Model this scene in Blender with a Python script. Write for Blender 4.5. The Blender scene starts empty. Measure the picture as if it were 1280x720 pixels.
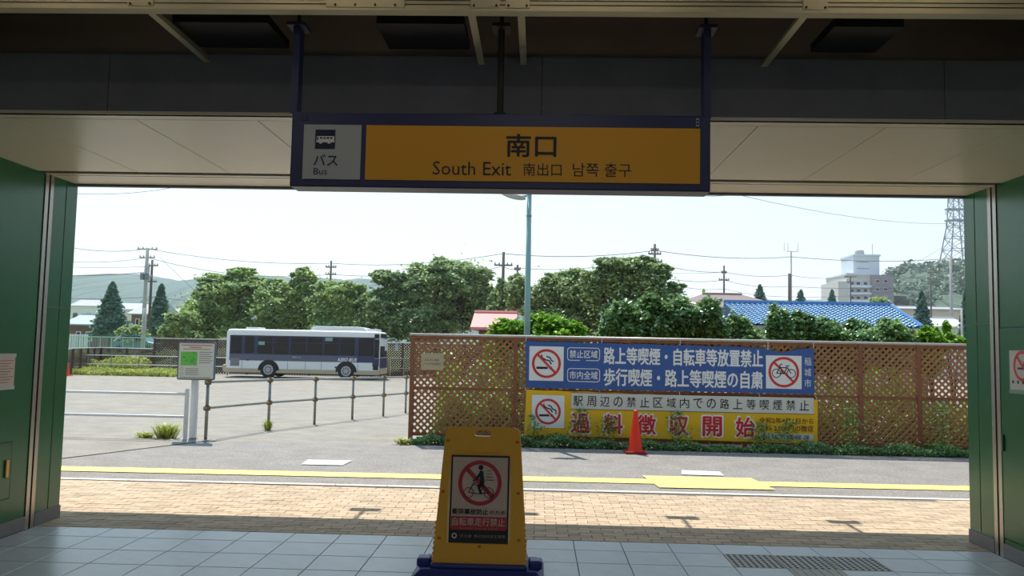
import bpy, bmesh, math, random
import numpy as np
from mathutils import Vector, Matrix
random.seed(7); RNG = np.random.default_rng(11)
S = bpy.context.scene
COL = S.collection

# ---------------------------------------------------------------- camera
FPX, YAW, PITCH, ROLL, EYE = 1018.0, -.0325, .0730, .0196, 1.62
def _axes():
    fw = np.array([math.sin(YAW)*math.cos(PITCH), math.cos(YAW)*math.cos(PITCH), math.sin(PITCH)])
    rt = np.array([math.cos(YAW), -math.sin(YAW), 0.]); up = np.cross(rt, fw)
    c, s = math.cos(ROLL), math.sin(ROLL)
    return c*rt+s*up, -s*rt+c*up, fw
AR, AU, AF = _axes()
cam_d = bpy.data.cameras.new('camera'); cam = bpy.data.objects.new('camera', cam_d); COL.objects.link(cam)
cam_d.sensor_width = 36; cam_d.lens = 36*FPX/1280; cam_d.clip_end = 3000; cam_d.clip_start = .05
m = Matrix(((AR[0], AU[0], -AF[0], 0), (AR[1], AU[1], -AF[1], 0), (AR[2], AU[2], -AF[2], EYE), (0, 0, 0, 1)))
cam.matrix_world = m
S.camera = cam
# ---------------------------------------------------------------- sky, sun, exposure
SUN_AZ, SUN_EL = math.radians(-22), math.radians(61)
w = bpy.data.worlds.new('sky'); S.world = w; w.use_nodes = True
nt = w.node_tree; nt.nodes.clear()
geo = nt.nodes.new('ShaderNodeNewGeometry'); sep = nt.nodes.new('ShaderNodeSeparateXYZ'); nt.links.new(geo.outputs['Incoming'], sep.inputs[0])
inv = nt.nodes.new('ShaderNodeVectorMath'); inv.operation = 'SCALE'; inv.inputs['Scale'].default_value = -1; nt.links.new(geo.outputs['Incoming'], inv.inputs[0])
nt.links.new(inv.outputs[0], sep.inputs[0])
ramp = nt.nodes.new('ShaderNodeValToRGB'); nt.links.new(sep.outputs['Z'], ramp.inputs[0])     # hazy summer sky by height
el = ramp.color_ramp.elements
el[0].position = 0.; el[0].color = (1.0, 1.0, .98, 1); el[1].position = 1.; el[1].color = (.26, .46, .78, 1)
e = el.new(.12); e.color = (.80, .95, 1.0, 1); e = el.new(.4); e.color = (.50, .74, .95, 1)
dt = nt.nodes.new('ShaderNodeVectorMath'); dt.operation = 'DOT_PRODUCT'; nt.links.new(inv.outputs[0], dt.inputs[0])
dt.inputs[1].default_value = (math.sin(SUN_AZ)*math.cos(SUN_EL), math.cos(SUN_AZ)*math.cos(SUN_EL), math.sin(SUN_EL))
mr = nt.nodes.new('ShaderNodeMapRange'); mr.inputs[1].default_value = -1; mr.inputs[2].default_value = 1; mr.inputs[3].default_value = 0; mr.inputs[4].default_value = 1
nt.links.new(dt.outputs['Value'], mr.inputs[0])
pw = nt.nodes.new('ShaderNodeMath'); pw.operation = 'POWER'; pw.inputs[1].default_value = 5; nt.links.new(mr.outputs[0], pw.inputs[0])   # haze brightens towards the sun
ma = nt.nodes.new('ShaderNodeMath'); ma.operation = 'MULTIPLY_ADD'; ma.inputs[1].default_value = 1.1; ma.inputs[2].default_value = .84; nt.links.new(pw.outputs[0], ma.inputs[0])
bg = nt.nodes.new('ShaderNodeBackground'); out = nt.nodes.new('ShaderNodeOutputWorld')
nt.links.new(ramp.outputs[0], bg.inputs[0]); nt.links.new(ma.outputs[0], bg.inputs[1]); nt.links.new(bg.outputs[0], out.inputs[0])
sd = bpy.data.lights.new('sun', 'SUN'); so = bpy.data.objects.new('sun', sd); COL.objects.link(so)
sd.energy = 5.7; sd.angle = .0093; sd.color = (1, .965, .9)
sv = Vector((math.sin(SUN_AZ)*math.cos(SUN_EL), math.cos(SUN_AZ)*math.cos(SUN_EL), math.sin(SUN_EL)))
so.rotation_euler = sv.to_track_quat('Z', 'Y').to_euler()
S.view_settings.view_transform = 'Standard'; S.view_settings.look = 'None'
S.view_settings.exposure = 0.0; S.view_settings.gamma = 1; S.view_settings.use_curve_mapping = False
S.cycles.max_bounces = 10; S.cycles.diffuse_bounces = 6; S.cycles.transparent_max_bounces = 12
S.cycles.sample_clamp_indirect = 6

HALL_FILL_W = 6.5

# ---------------------------------------------------------------- helpers
def ray(x, y): return (x-640)/FPX*AR - (y-360)/FPX*AU + AF
def at(x, y, Y):                      # the point at depth Y seen at pixel x, y
    d = ray(x, y); p = d*(Y/d[1]); return np.array([p[0], p[1], p[2]+EYE])
def atx(x, y, X):
    d = ray(x, y); p = d*(X/d[0]); return np.array([p[0], p[1], p[2]+EYE])
def atz(x, y, z=0):
    d = ray(x, y); p = d*((z-EYE)/d[2]); return np.array([p[0], p[1], z])
def gz(Y):                            # the ground falls gently beyond the road
    return 0. if Y < 13.4 else (-.02*(Y-13.4) if Y < 33.4 else -.4)
def lin(c):
    return tuple((v/255/12.92 if v/255 <= .04045 else ((v/255+.055)/1.055)**2.4) for v in c) + (1,)
MATS = {}
def mat(name, rgb, rough=.6, metal=0., var=.0, scale=6., bump=0., spec=.5, rgb2=None, island=0., transl=0., emit=0., stretch=None, grain=0.):
    """colour in sRGB 0-255; var = mottling towards rgb2 (or darker); island = random tone per piece"""
    if name in MATS: return MATS[name]
    M = bpy.data.materials.new(name); M.use_nodes = True; MATS[name] = M
    n = M.node_tree.nodes; L = M.node_tree.links; b = n['Principled BSDF']; o_ = n['Material Output']
    c = lin(rgb); b.inputs['Roughness'].default_value = rough; b.inputs['Metallic'].default_value = metal
    b.inputs['Specular IOR Level'].default_value = spec
    src = None
    if var or bump:
        tc = n.new('ShaderNodeTexCoord'); no = n.new('ShaderNodeTexNoise'); no.inputs['Scale'].default_value = scale
        no.inputs['Detail'].default_value = 8; no.inputs['Roughness'].default_value = .65
        if stretch:
            mp = n.new('ShaderNodeMapping'); mp.inputs['Scale'].default_value = stretch
            L.new(tc.outputs['Object'], mp.inputs[0]); L.new(mp.outputs[0], no.inputs[0])
        else: L.new(tc.outputs['Object'], no.inputs[0])
    if var:
        c2 = lin(rgb2) if rgb2 else tuple(v*(1-var) for v in c[:3])+(1,)
        mr = n.new('ShaderNodeMapRange'); mr.inputs[1].default_value = .35; mr.inputs[2].default_value = .65
        L.new(no.outputs[0], mr.inputs[0])
        mx = n.new('ShaderNodeMix'); mx.data_type = 'RGBA'; mx.inputs[6].default_value = c; mx.inputs[7].default_value = c2
        L.new(mr.outputs[0], mx.inputs[0]); src = mx.outputs[2]
    if island:
        g = n.new('ShaderNodeNewGeometry'); oi = n.new('ShaderNodeObjectInfo'); ad = n.new('ShaderNodeMath'); ad.operation = 'ADD'
        L.new(g.outputs['Random Per Island'], ad.inputs[0]); L.new(oi.outputs['Random'], ad.inputs[1])
        fr = n.new('ShaderNodeMath'); fr.operation = 'FRACT'; L.new(ad.outputs[0], fr.inputs[0])
        mr2 = n.new('ShaderNodeMapRange'); mr2.inputs[3].default_value = 1-island; mr2.inputs[4].default_value = 1+island
        L.new(fr.outputs[0], mr2.inputs[0])
        vm = n.new('ShaderNodeVectorMath'); vm.operation = 'SCALE'
        if src: L.new(src, vm.inputs[0])
        else: vm.inputs[0].default_value = c[:3]
        L.new(mr2.outputs[0], vm.inputs['Scale']); src = vm.outputs[0]
    if grain:
        t2 = n.new('ShaderNodeTexCoord'); wn = n.new('ShaderNodeTexNoise'); wn.inputs['Scale'].default_value = 38; wn.inputs['Detail'].default_value = 3; wn.inputs['Roughness'].default_value = .8
        L.new(t2.outputs['Object'], wn.inputs[0]); m3 = n.new('ShaderNodeMapRange'); m3.inputs[1].default_value = .3; m3.inputs[2].default_value = .7
        m3.inputs[3].default_value = 1-grain*1.6; m3.inputs[4].default_value = 1+grain*1.6; L.new(wn.outputs[0], m3.inputs[0])
        v3 = n.new('ShaderNodeVectorMath'); v3.operation = 'SCALE'; L.new(src, v3.inputs[0]); L.new(m3.outputs[0], v3.inputs['Scale']); src = v3.outputs[0]
    if src: L.new(src, b.inputs['Base Color'])
    else: b.inputs['Base Color'].default_value = c
    if bump:
        bp = n.new('ShaderNodeBump'); bp.inputs['Strength'].default_value = bump; bp.inputs['Distance'].default_value = .01
        L.new(no.outputs[0], bp.inputs['Height']); L.new(bp.outputs[0], b.inputs['Normal'])
    if transl:
        t = n.new('ShaderNodeBsdfTranslucent'); ms = n.new('ShaderNodeMixShader'); ms.inputs[0].default_value = transl
        if src: L.new(src, t.inputs[0])
        else: t.inputs[0].default_value = c
        L.new(b.outputs[0], ms.inputs[1]); L.new(t.outputs[0], ms.inputs[2]); L.new(ms.outputs[0], o_.inputs[0])
    if emit:
        b.inputs['Emission Color'].default_value = c; b.inputs['Emission Strength'].default_value = emit
    return M

class MB:
    def __init__(s): s.v = []; s.f = []; s.m = []
    def add(s, vs, fs, mi=0):
        k = len(s.v); s.v += [tuple(float(c) for c in p) for p in vs]; s.f += [tuple(i+k for i in f) for f in fs]; s.m += [mi]*len(fs); return s
    def box(s, x0, y0, z0, x1, y1, z1, mi=0):
        if x0 > x1: x0, x1 = x1, x0
        if y0 > y1: y0, y1 = y1, y0
        if z0 > z1: z0, z1 = z1, z0
        return s.add([(x0,y0,z0),(x1,y0,z0),(x1,y1,z0),(x0,y1,z0),(x0,y0,z1),(x1,y0,z1),(x1,y1,z1),(x0,y1,z1)],
                     [(0,3,2,1),(4,5,6,7),(0,1,5,4),(1,2,6,5),(2,3,7,6),(3,0,4,7)], mi)
    def hexa(s, p, mi=0):             # eight points: bottom four ccw, top four
        return s.add(p, [(0,3,2,1),(4,5,6,7),(0,1,5,4),(1,2,6,5),(2,3,7,6),(3,0,4,7)], mi)
    def tube(s, pts, r, n=8, mi=0, cap=True):
        pts = [Vector(p) for p in pts]; rs = r if isinstance(r, (list, tuple)) else [r]*len(pts)
        k = len(s.v); prev = None
        for i, p in enumerate(pts):
            d = (pts[min(i+1, len(pts)-1)]-pts[max(i-1, 0)]).normalized()
            a = Vector((0,0,1)) if abs(d.z) < .9 else Vector((1,0,0))
            u = d.cross(a).normalized() if prev is None else (prev-d*prev.dot(d)).normalized()
            prev = u; v = d.cross(u)
            for j in range(n):
                t = 2*math.pi*j/n; s.v.append(tuple(p+(u*math.cos(t)+v*math.sin(t))*rs[i]))
        for i in range(len(pts)-1):
            for j in range(n):
                a = k+i*n+j; b = k+i*n+(j+1)%n; s.f.append((a, b, b+n, a+n)); s.m.append(mi)
        if cap:
            s.f.append(tuple(k+j for j in range(n))[::-1]); s.m.append(mi)
            s.f.append(tuple(k+(len(pts)-1)*n+j for j in range(n))); s.m.append(mi)
        return s
    def lathe(s, cx, cy, prof, n=24, mi=0):   # prof: (r, z)
        k = len(s.v)
        for r, z in prof:
            for j in range(n):
                t = 2*math.pi*j/n; s.v.append((cx+r*math.cos(t), cy+r*math.sin(t), z))
        for i in range(len(prof)-1):
            for j in range(n):
                a = k+i*n+j; b = k+i*n+(j+1)%n; s.f.append((a, b, b+n, a+n)); s.m.append(mi)
        s.f.append(tuple(k+j for j in range(n))[::-1]); s.m.append(mi)
        s.f.append(tuple(k+(len(prof)-1)*n+j for j in range(n))); s.m.append(mi)
        return s
    def prism_y(s, poly, y0, y1, mi=0):       # poly of (x,z) extruded in Y
        n = len(poly); vs = [(x, y0, z) for x, z in poly]+[(x, y1, z) for x, z in poly]
        fs = [tuple(range(n)), tuple(range(2*n-1, n-1, -1))]+[(i, i+n, (i+1) % n+n, (i+1) % n) for i in range(n)]
        return s.add(vs, fs, mi)
    def prism_x(s, poly, x0, x1, mi=0):       # poly of (y,z) extruded in X
        n = len(poly); vs = [(x0, y, z) for y, z in poly]+[(x1, y, z) for y, z in poly]
        fs = [tuple(range(n)), tuple(range(2*n-1, n-1, -1))]+[(i, i+n, (i+1) % n+n, (i+1) % n) for i in range(n)]
        return s.add(vs, fs, mi)

def wloc(o):
    p = Vector((0, 0, 0))
    while o is not None: p += o.location; o = o.parent
    return p
def props(o, label=None, cat=None, group=None, kind=None):
    if label: o['label'] = label
    if cat: o['category'] = cat
    if group: o['group'] = group
    if kind: o['kind'] = kind
    return o
def obj(name, mb, mats, parent=None, smooth=False, local=False, bevel=0, **kw):
    me = bpy.data.meshes.new(name)
    off = Vector((0, 0, 0)) if (parent is None or local) else wloc(parent)
    me.from_pydata([(x-off.x, y-off.y, z-off.z) for x, y, z in mb.v], [], mb.f)
    for M in (mats if isinstance(mats, (list, tuple)) else [mats]): me.materials.append(M)
    if any(mb.m): me.polygons.foreach_set('material_index', mb.m)
    bm = bmesh.new(); bm.from_mesh(me); bmesh.ops.recalc_face_normals(bm, faces=bm.faces); bm.to_mesh(me); bm.free()
    if smooth: me.polygons.foreach_set('use_smooth', [True]*len(me.polygons))
    me.update()
    o = bpy.data.objects.new(name, me); COL.objects.link(o)
    if parent: o.parent = parent
    if bevel:
        b = o.modifiers.new('bevel', 'BEVEL'); b.width = bevel; b.segments = 2; b.limit_method = 'ANGLE'
    return props(o, **kw)
def thing(name, loc, label=None, cat=None, group=None, kind=None):
    o = bpy.data.objects.new(name, None); COL.objects.link(o); o.location = Vector([float(c) for c in loc]); o.empty_display_size = .2
    return props(o, label, cat, group, kind)
def struct(name, mb, mats, parent=None, **kw):
    return obj(name, mb, mats, parent, kind='structure' if parent is None else None, **kw)

def flat(name, polys, M, parent, Y, warp=None):    # flat print: polygons of (x,z) on plane Y facing the camera
    mb = MB()
    for p in polys: mb.add([(x, Y if warp is None else Y+warp(x, z), z) for x, z in p], [tuple(range(len(p)))])
    return obj(name, mb, M, parent)
def rect(x0, z0, x1, z1): return [(x0, z0), (x1, z0), (x1, z1), (x0, z1)]
def circ(cx, cz, r, n=32): return [(cx+r*math.cos(2*math.pi*i/n), cz+r*math.sin(2*math.pi*i/n)) for i in range(n)]
def ring(cx, cz, r0, r1, n=40, a0=0, a1=2*math.pi):
    P = []
    for i in range(n):
        a = a0+(a1-a0)*i/n; b = a0+(a1-a0)*(i+1)/n
        P.append([(cx+r0*math.cos(a), cz+r0*math.sin(a)), (cx+r1*math.cos(a), cz+r1*math.sin(a)), (cx+r1*math.cos(b), cz+r1*math.sin(b)), (cx+r0*math.cos(b), cz+r0*math.sin(b))])
    return P
def seg(x0, z0, x1, z1, w):
    d = math.hypot(x1-x0, z1-z0) or 1; nx, nz = -(z1-z0)/d*w/2, (x1-x0)/d*w/2
    return [(x0+nx, z0+nz), (x0-nx, z0-nz), (x1-nx, z1-nz), (x1+nx, z1+nz)]
def poly(pts, w): return [seg(*pts[i], *pts[i+1], w) for i in range(len(pts)-1)]
def rrect(x0, z0, x1, z1, r, n=5):
    P = []
    for cx, cz, a in ((x1-r, z0+r, -90), (x1-r, z1-r, 0), (x0+r, z1-r, 90), (x0+r, z0+r, 180)):
        for i in range(n+1):
            t = math.radians(a+90*i/n); P.append((cx+r*math.cos(t), cz+r*math.sin(t)))
    return P
def text(body, x0, z0, x1, z1, Y, M, parent, bold=0., name='lettering', warp=None, shear=0., keep=False):
    """bold: stroke widening as a share of the letter height, made by stacking shifted copies"""
    c = bpy.data.curves.new('t', 'FONT'); c.body = body; c.shear = shear; c.resolution_u = 2; c.fill_mode = 'FRONT'
    t = bpy.data.objects.new('t', c); COL.objects.link(t); bpy.context.view_layer.update()
    me = bpy.data.meshes.new_from_object(t.evaluated_get(bpy.context.evaluated_depsgraph_get()))
    bpy.data.objects.remove(t); bpy.data.curves.remove(c)
    n = len(me.vertices); a = np.empty(n*3, dtype=np.float32); me.vertices.foreach_get('co', a); a = a.reshape(-1, 3)
    lo, hi = a.min(0), a.max(0); sx = (x1-x0)/(hi[0]-lo[0]); sz = (z1-z0)/(hi[1]-lo[1])
    if keep: sx = sz
    X = x0+(a[:, 0]-lo[0])*sx; Z = z0+(a[:, 1]-lo[1])*sz
    d = bold*(z1-z0); sh = [(0, 0)] if not bold else ([(0, 0), (d, 0), (-d, 0), (0, d), (0, -d)] if bold < .05 else [(0, 0)]+[(d*math.cos(k*math.pi/4), d*math.sin(k*math.pi/4)) for k in range(8)])
    F_ = [tuple(p.vertices) for p in me.polygons]; V = []; FF = []; off = wloc(parent)
    for i, (dx, dz) in enumerate(sh):
        yy = Y+.00002*i; k = len(V)
        V += [(x+dx-off.x, yy+(warp(x, z) if warp else 0)-off.y, z+dz-off.z) for x, z in zip(X, Z)]; FF += [tuple(q+k for q in f) for f in F_]
    bpy.data.meshes.remove(me); me = bpy.data.meshes.new(name); me.from_pydata([tuple(map(float, v)) for v in V], [], FF); me.materials.append(M); me.update()
    o = bpy.data.objects.new(name, me); COL.objects.link(o); o.parent = parent
    return o
def pbox(x0, y0, x1, y1, Y):          # pixel box on depth Y -> x0,z0,x1,z1
    cx, cy = (x0+x1)/2, (y0+y1)/2
    return at(x0, cy, Y)[0], at(cx, y1, Y)[2], at(x1, cy, Y)[0], at(cx, y0, Y)[2]

# ---------------------------------------------------------------- materials
tile_m = mat('floor_tile', (204, 204, 204), .32, var=.13, scale=5, bump=.02, island=.06)
grout_m = mat('grout', (50, 52, 56), .8)
tact_m = mat('tactile_tile', (176, 166, 150), .5, var=.1, scale=20)
stud_m = mat('tactile_stud', (84, 80, 76), .4)
brick_m = mat('paving_brick', (196, 172, 142), .85, var=.14, scale=9, bump=.25, island=.15, grain=.08, rgb2=(178, 156, 130))
sand_m = mat('joint_sand', (128, 110, 90), .95)
kerb_m = mat('kerb_concrete', (214, 210, 200), .8, var=.15, scale=12)
road_m = mat('road_asphalt', (143, 136, 127), .9, var=.3, scale=2.2, bump=.3, rgb2=(129, 122, 114), grain=.30)
lot_m = mat('lot_asphalt', (150, 142, 128), .92, var=.3, scale=1.6, bump=.25, rgb2=(132, 124, 111), grain=.16)
yellow_m = mat('yellow_paint', (240, 226, 112), .7, var=.2, scale=14, rgb2=(226, 208, 120))
whitep_m = mat('white_paint', (225, 225, 222), .7, var=.15, scale=12)
green_m = mat('green_enamel', (26, 104, 62), .26, spec=.6, var=.08, scale=1.5)
greend_m = mat('green_edge', (70, 100, 76), .45)
steel_m = mat('stainless', (176, 170, 162), .3, .9, var=.1, scale=30)
black_m = mat('black_rubber', (18, 18, 20), .6)
base_m = mat('grey_skirting', (128, 122, 122), .6, var=.1, scale=8)
soff_m = mat('soffit_enamel', (222, 212, 194), .33, var=.05, scale=1.2)
dark_m = mat('dark_steel', (128, 128, 138), .7, var=.15, scale=3)
web_m = mat('beam_brown', (104, 94, 90), .7, var=.15, scale=3)
cream_m = mat('cream_duct', (206, 196, 166), .5, var=.08, scale=4)
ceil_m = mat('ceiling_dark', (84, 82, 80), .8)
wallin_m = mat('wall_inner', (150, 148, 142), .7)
navy_m = mat('navy_frame', (20, 32, 84), .4)
signy_m = mat('sign_yellow', (220, 156, 8), .5)
signw_m = mat('sign_white', (176, 180, 186), .5)
ink_m = mat('ink_black', (24, 24, 26), .6)
inkn_m = mat('ink_navy', (18, 28, 66), .6)
red_m = mat('sign_red', (208, 52, 50), .6)
cloth_b = mat('banner_blue', (62, 96, 164), .7, var=.1, scale=5)
cloth_y = mat('banner_yellow', (238, 190, 28), .7, var=.05, scale=5)
white_m = mat('print_white', (235, 235, 235), .7)
lat_m = mat('lattice_brown', (178, 126, 86), .75, var=.3, scale=14, rgb2=(142, 96, 66), island=.12)
post_m = mat('lattice_post', (146, 94, 66), .75, var=.25, scale=10)
cap_m = mat('fence_cap', (186, 176, 166), .4, .3)
galv_m = mat('galvanised', (150, 148, 142), .45, .6, var=.2, scale=20)
clamp_m = mat('rusty_clamp', (140, 116, 78), .6, .4, var=.3, scale=30)
whitemet_m = mat('white_metal', (222, 222, 224), .5, var=.08, scale=10)
pole_m = mat('pale_green_pole', (140, 176, 170), .5, var=.08, scale=8)
orange_m = mat('cone_orange', (232, 52, 20), .5)
stand_m = mat('stand_yellow', (228, 168, 12), .42, var=.06, scale=7)
blue_m = mat('stand_blue', (20, 44, 130), .4)
conc_m = mat('concrete_pole', (172, 170, 164), .8, var=.15, scale=5)
wood_m = mat('wood_pole', (92, 82, 74), .85)
wire_m = mat('wire_black', (60, 64, 70), .6)
glass_m = mat('bus_glass', (16, 20, 24), .08, spec=.3)
bark_m = mat('bark', (84, 72, 60), .9, var=.3, scale=10)

# ================================================================ GROUND AND SETTING
def ground_strip(name, x0, x1, ys, M, dz=0, **kw):
    mb = MB(); n = len(ys)
    mb.add([p for y in ys for p in ((x0, y, gz(y)+dz), (x1, y, gz(y)+dz))], [(2*i, 2*i+1, 2*i+3, 2*i+2) for i in range(n-1)])
    return struct(name, mb, M, **kw)
ground_strip('ground', -700, 700, [13.0, 13.4, 33.4, 62, 1500], lot_m, -.007)
mb = MB(); mb.box(-60, 9.40, -.3, 60, 13.42, -.006)
road = struct('road', mb, road_m)
mb = MB(); mb.add([(-60, 11.0, .004), (-6.42, 11.01, .004), (-5.5, 13.05, .004), (-5.2, 13.45, .004), (-60, 13.45, .004)], [(0, 1, 2, 3, 4)])
mb.box(-60, 11.0, -.1, -59, 11.1, 0)
struct('lot_apron', mb, lot_m)
# kerb
mb = MB(); 
for i in range(34):
    x = -9.5+i*.6; y = 9.485+.009*(x)
    mb.box(x+.004, y-.05, -.2, x+.596, y+.05, .006)
struct('kerb', mb, kerb_m)
# painted lines
def skew(x0, x1, ya, yb, z=.003):
    return [(x0, 10.15+.0175*x0+.19+ya, z), (x1, 10.15+.0175*x1+.19+ya, z), (x1, 10.15+.0175*x1+.19+yb, z), (x0, 10.15+.0175*x0+.19+yb, z)]
mb = MB(); mb.add(skew(-60, 60, -.26, .09), [(0, 1, 2, 3)])
mb.add([(1.47, 9.83, .006), (2.84, 9.87, .006), (2.78, 10.73, .006), (1.38, 10.71, .006)], [(0, 1, 2, 3)])
mk = struct('road_marking', mb, yellow_m)
mb = MB()
for q in ([(-3.14, 10.97), (-2.58, 10.98), (-2.56, 11.44), (-3.18, 11.42)], [(1.92, 10.9), (2.47, 10.88), (2.49, 11.23), (1.99, 11.29)]):
    mb.add([(x, y, .005) for x, y in q], [(0, 1, 2, 3)])
struct('road_patch', mb, whitep_m)

# floor of square tiles
TS, TX0, TY1 = .3955, -4.02, 6.73
mb = MB(); mb.box(-4.6, -8, -.25, 4.2, 7.054, -.012)
floor = struct('floor', mb, grout_m)
tile_cache = {}
def tile_mesh(wx, wy, kind='tile'):
    key = (round(wx, 3), round(wy, 3), kind)
    if key in tile_cache: return tile_cache[key]
    g = .003; mb = MB(); x0, y0, x1, y1 = g, g, wx-g, wy-g; c = .004
    mb.add([(x0, y0, -.012), (x1, y0, -.012), (x1, y1, -.012), (x0, y1, -.012), (x0, y0, -c*.5), (x1, y0, -c*.5), (x1, y1, -c*.5), (x0, y1, -c*.5),
            (x0+c, y0+c, 0), (x1-c, y0+c, 0), (x1-c, y1-c, 0), (x0+c, y1-c, 0)],
           [(0,1,5,4),(1,2,6,5),(2,3,7,6),(3,0,4,7),(4,5,9,8),(5,6,10,9),(6,7,11,10),(7,4,8,11),(8,9,10,11)])
    ms = [tile_m]
    if kind == 'dots':
        ms = [tact_m, stud_m]
        for i in range(8):
            for j in range(8): mb.lathe(x0+.03+i*(wx-.06)/7, y0+.03+j*(wy-.06)/7, [(.013, 0), (.0125, .003), (.008, .005)], 8, 1)
    if kind == 'bars':
        ms = [tact_m, tact_m]
        for i in range(6):
            cx = x0+.035+i*(wx-.07)/5; mb.box(cx-.012, y0+.02, 0, cx+.012, y1-.02, .005, 1)
    me = bpy.data.meshes.new('tile'); me.from_pydata(mb.v, [], mb.f)
    for M in ms: me.materials.append(M)
    me.polygons.foreach_set('material_index', mb.m); me.update()
    tile_cache[key] = me; return me
rows = [(TY1, 7.050)]+[(TY1-TS*(j+1), TY1-TS*j) for j in range(9)]
for r, (ya, yb) in enumerate(rows):
    for c in range(-1, 20):
        xa, xb = TX0+TS*c, TX0+TS*(c+1); xa = max(xa, -4.31); xb = min(xb, 3.81)
        if xb-xa < .05: continue
        kind = 'dots' if (r == 1 and c in (14, 15, 16)) else ('bars' if (r >= 2 and c == 15) else 'tile')
        o = bpy.data.objects.new('tile' if kind == 'tile' else 'tactile_tile', tile_mesh(xb-xa, yb-ya, kind)); COL.objects.link(o)
        o.parent = floor; o.location = (xa, ya, 0)
        if kind == 'dots': o['label'] = 'beige tactile tile with dark studs'
        if kind == 'bars': o['label'] = 'beige tactile tile with guide bars'
# brick pavement
mb = MB(); mb.box(-14, 7.054, -.25, 14, 9.45, -.012)
pave = struct('pavement', mb, sand_m)
mb = MB(); mb.box(.003, .003, -.03, .197, .097, 0)
bm_me = bpy.data.meshes.new('brick'); bm_me.from_pydata(mb.v, [], mb.f); bm_me.materials.append(brick_m); bm_me.update()
rest = MB(); cnt = 0
for j in range(24):
    y = 7.06+j*.1
    for i in range(-70, 70):
        x = i*.2+(.1 if j % 2 else 0); dz = random.uniform(-.002, .001)
        if j < 7 and -4.35 < x < 3.85 and cnt < 290:
            o = bpy.data.objects.new('brick', bm_me); COL.objects.link(o); o.parent = pave; o.location = (x, y, dz); cnt += 1
        elif y+.1 < 9.42+.009*x: rest.box(x+.003, y+.003, -.03, x+.197, y+.097, dz)
obj('brick_paving', rest, brick_m, pave, kind='stuff')

# side walls: inner panel, shutter guide gap, outer reveal
XL, XR, ZT = -4.32, 3.82, 3.06
def side(nm, X, sgn, cuts, opp):
    # cuts: y positions: inner panel end, gap strips, outer seam, outer end
    yi, s0, s1, g0, g1, seam, ye = cuts
    t = .35*sgn
    mb = MB(); mb.box(X, -8, .11, X+t, yi, ZT); mb.box(X, s1+.002, .11, X+t, seam-.004, 2.0 if 0 else ZT); mb.box(X, seam+.004, .11, X+t, ye, ZT)
    mb.box(X+.02*sgn, yi, 0, X+t, ye-.01, ZT)
    o = struct(nm, mb, green_m, bevel=.004)
    # baseboards
    mb = MB(); mb.box(X-.012*sgn, -8, 0, X+t, yi, .115); mb.box(X-.012*sgn, s1+.004, 0, X+t, ye+.003, .115)
    struct('baseboard_'+nm.split('_')[1], mb, base_m, bevel=.004)
    tr = thing('shutter_guide', (X, yi, 0), f'brushed steel shutter guide in the {opp} green wall', 'shutter guide')
    a = (s1-yi)
    b = MB(); b.box(X-.008*sgn, yi+.005, 0, X+.03*sgn, yi+a*.42, ZT); obj('guide_rail', b, steel_m, tr)
    b = MB(); b.box(X-.008*sgn, yi+a*.62, 0, X+.03*sgn, s1, ZT); obj('guide_rail', b, steel_m, tr)
    b = MB(); b.box(X+.005*sgn, yi+a*.42, 0, X+.03*sgn, yi+a*.62, ZT); obj('slot', b, black_m, tr)
    return o
def yat(x, y, X): return float(atx(x, y, X)[1])
cl = [yat(p, 300, XL) for p in (51.5, 53, 62.5, 0, 0, 79.5, 89)]
cr = [yat(p, 300, XR) for p in (1247, 1244, 1236, 0, 0, 1218.5, 1212)]
cl[6] = 7.40; cr[6] = 7.40
wl = side('wall_left', XL, -1, cl, 'left-hand'); wr = side('wall_right', XR, 1, cr, 'right-hand')
# horizontal panel joints
for X, sg, w_ in ((XL, 1, wl), (XR, -1, wr)):
    z = atx(66 if X < 0 else 1226, 384 if X < 0 else 405, X)[2]
    b = MB(); b.box(X-.001*sg, (cl if X < 0 else cr)[2]+.01, z-.006, X+.003*sg, 7.39, z+.006); obj('panel_joint', b, greend_m, w_)
# facade and roof mass outside
mb = MB(); mb.box(-14, 7.0, 0, XL-.36, 7.4, 3.85); mb.box(XR+.36, 7.0, 0, 14, 7.4, 3.85); mb.box(XL-.36, 7.33, ZT+.05, XR+.36, 7.4, 3.85)
struct('facade', mb, mat('facade_grey', (150, 148, 140), .7, var=.1))
mb = MB(); mb.box(-14, -8.3, 3.85, 14, 9.66, 4.0)
roof = struct('canopy_roof', mb, mat('roof_grey', (160, 160, 158), .7))
for i in range(4):                    # outreach lamps along the canopy edge, above the frame: their shadows lie on the bricks
    x = -2.486+i*1.553
    b = MB(); b.tube([(x, 9.6, 3.93), (x, 10.12, 3.93)], .02, 6); b.box(x-.15, 10.08, 3.9, x+.15, 10.2, 3.98)
    obj('outreach_lamp', b, dark_m, roof)
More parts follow.
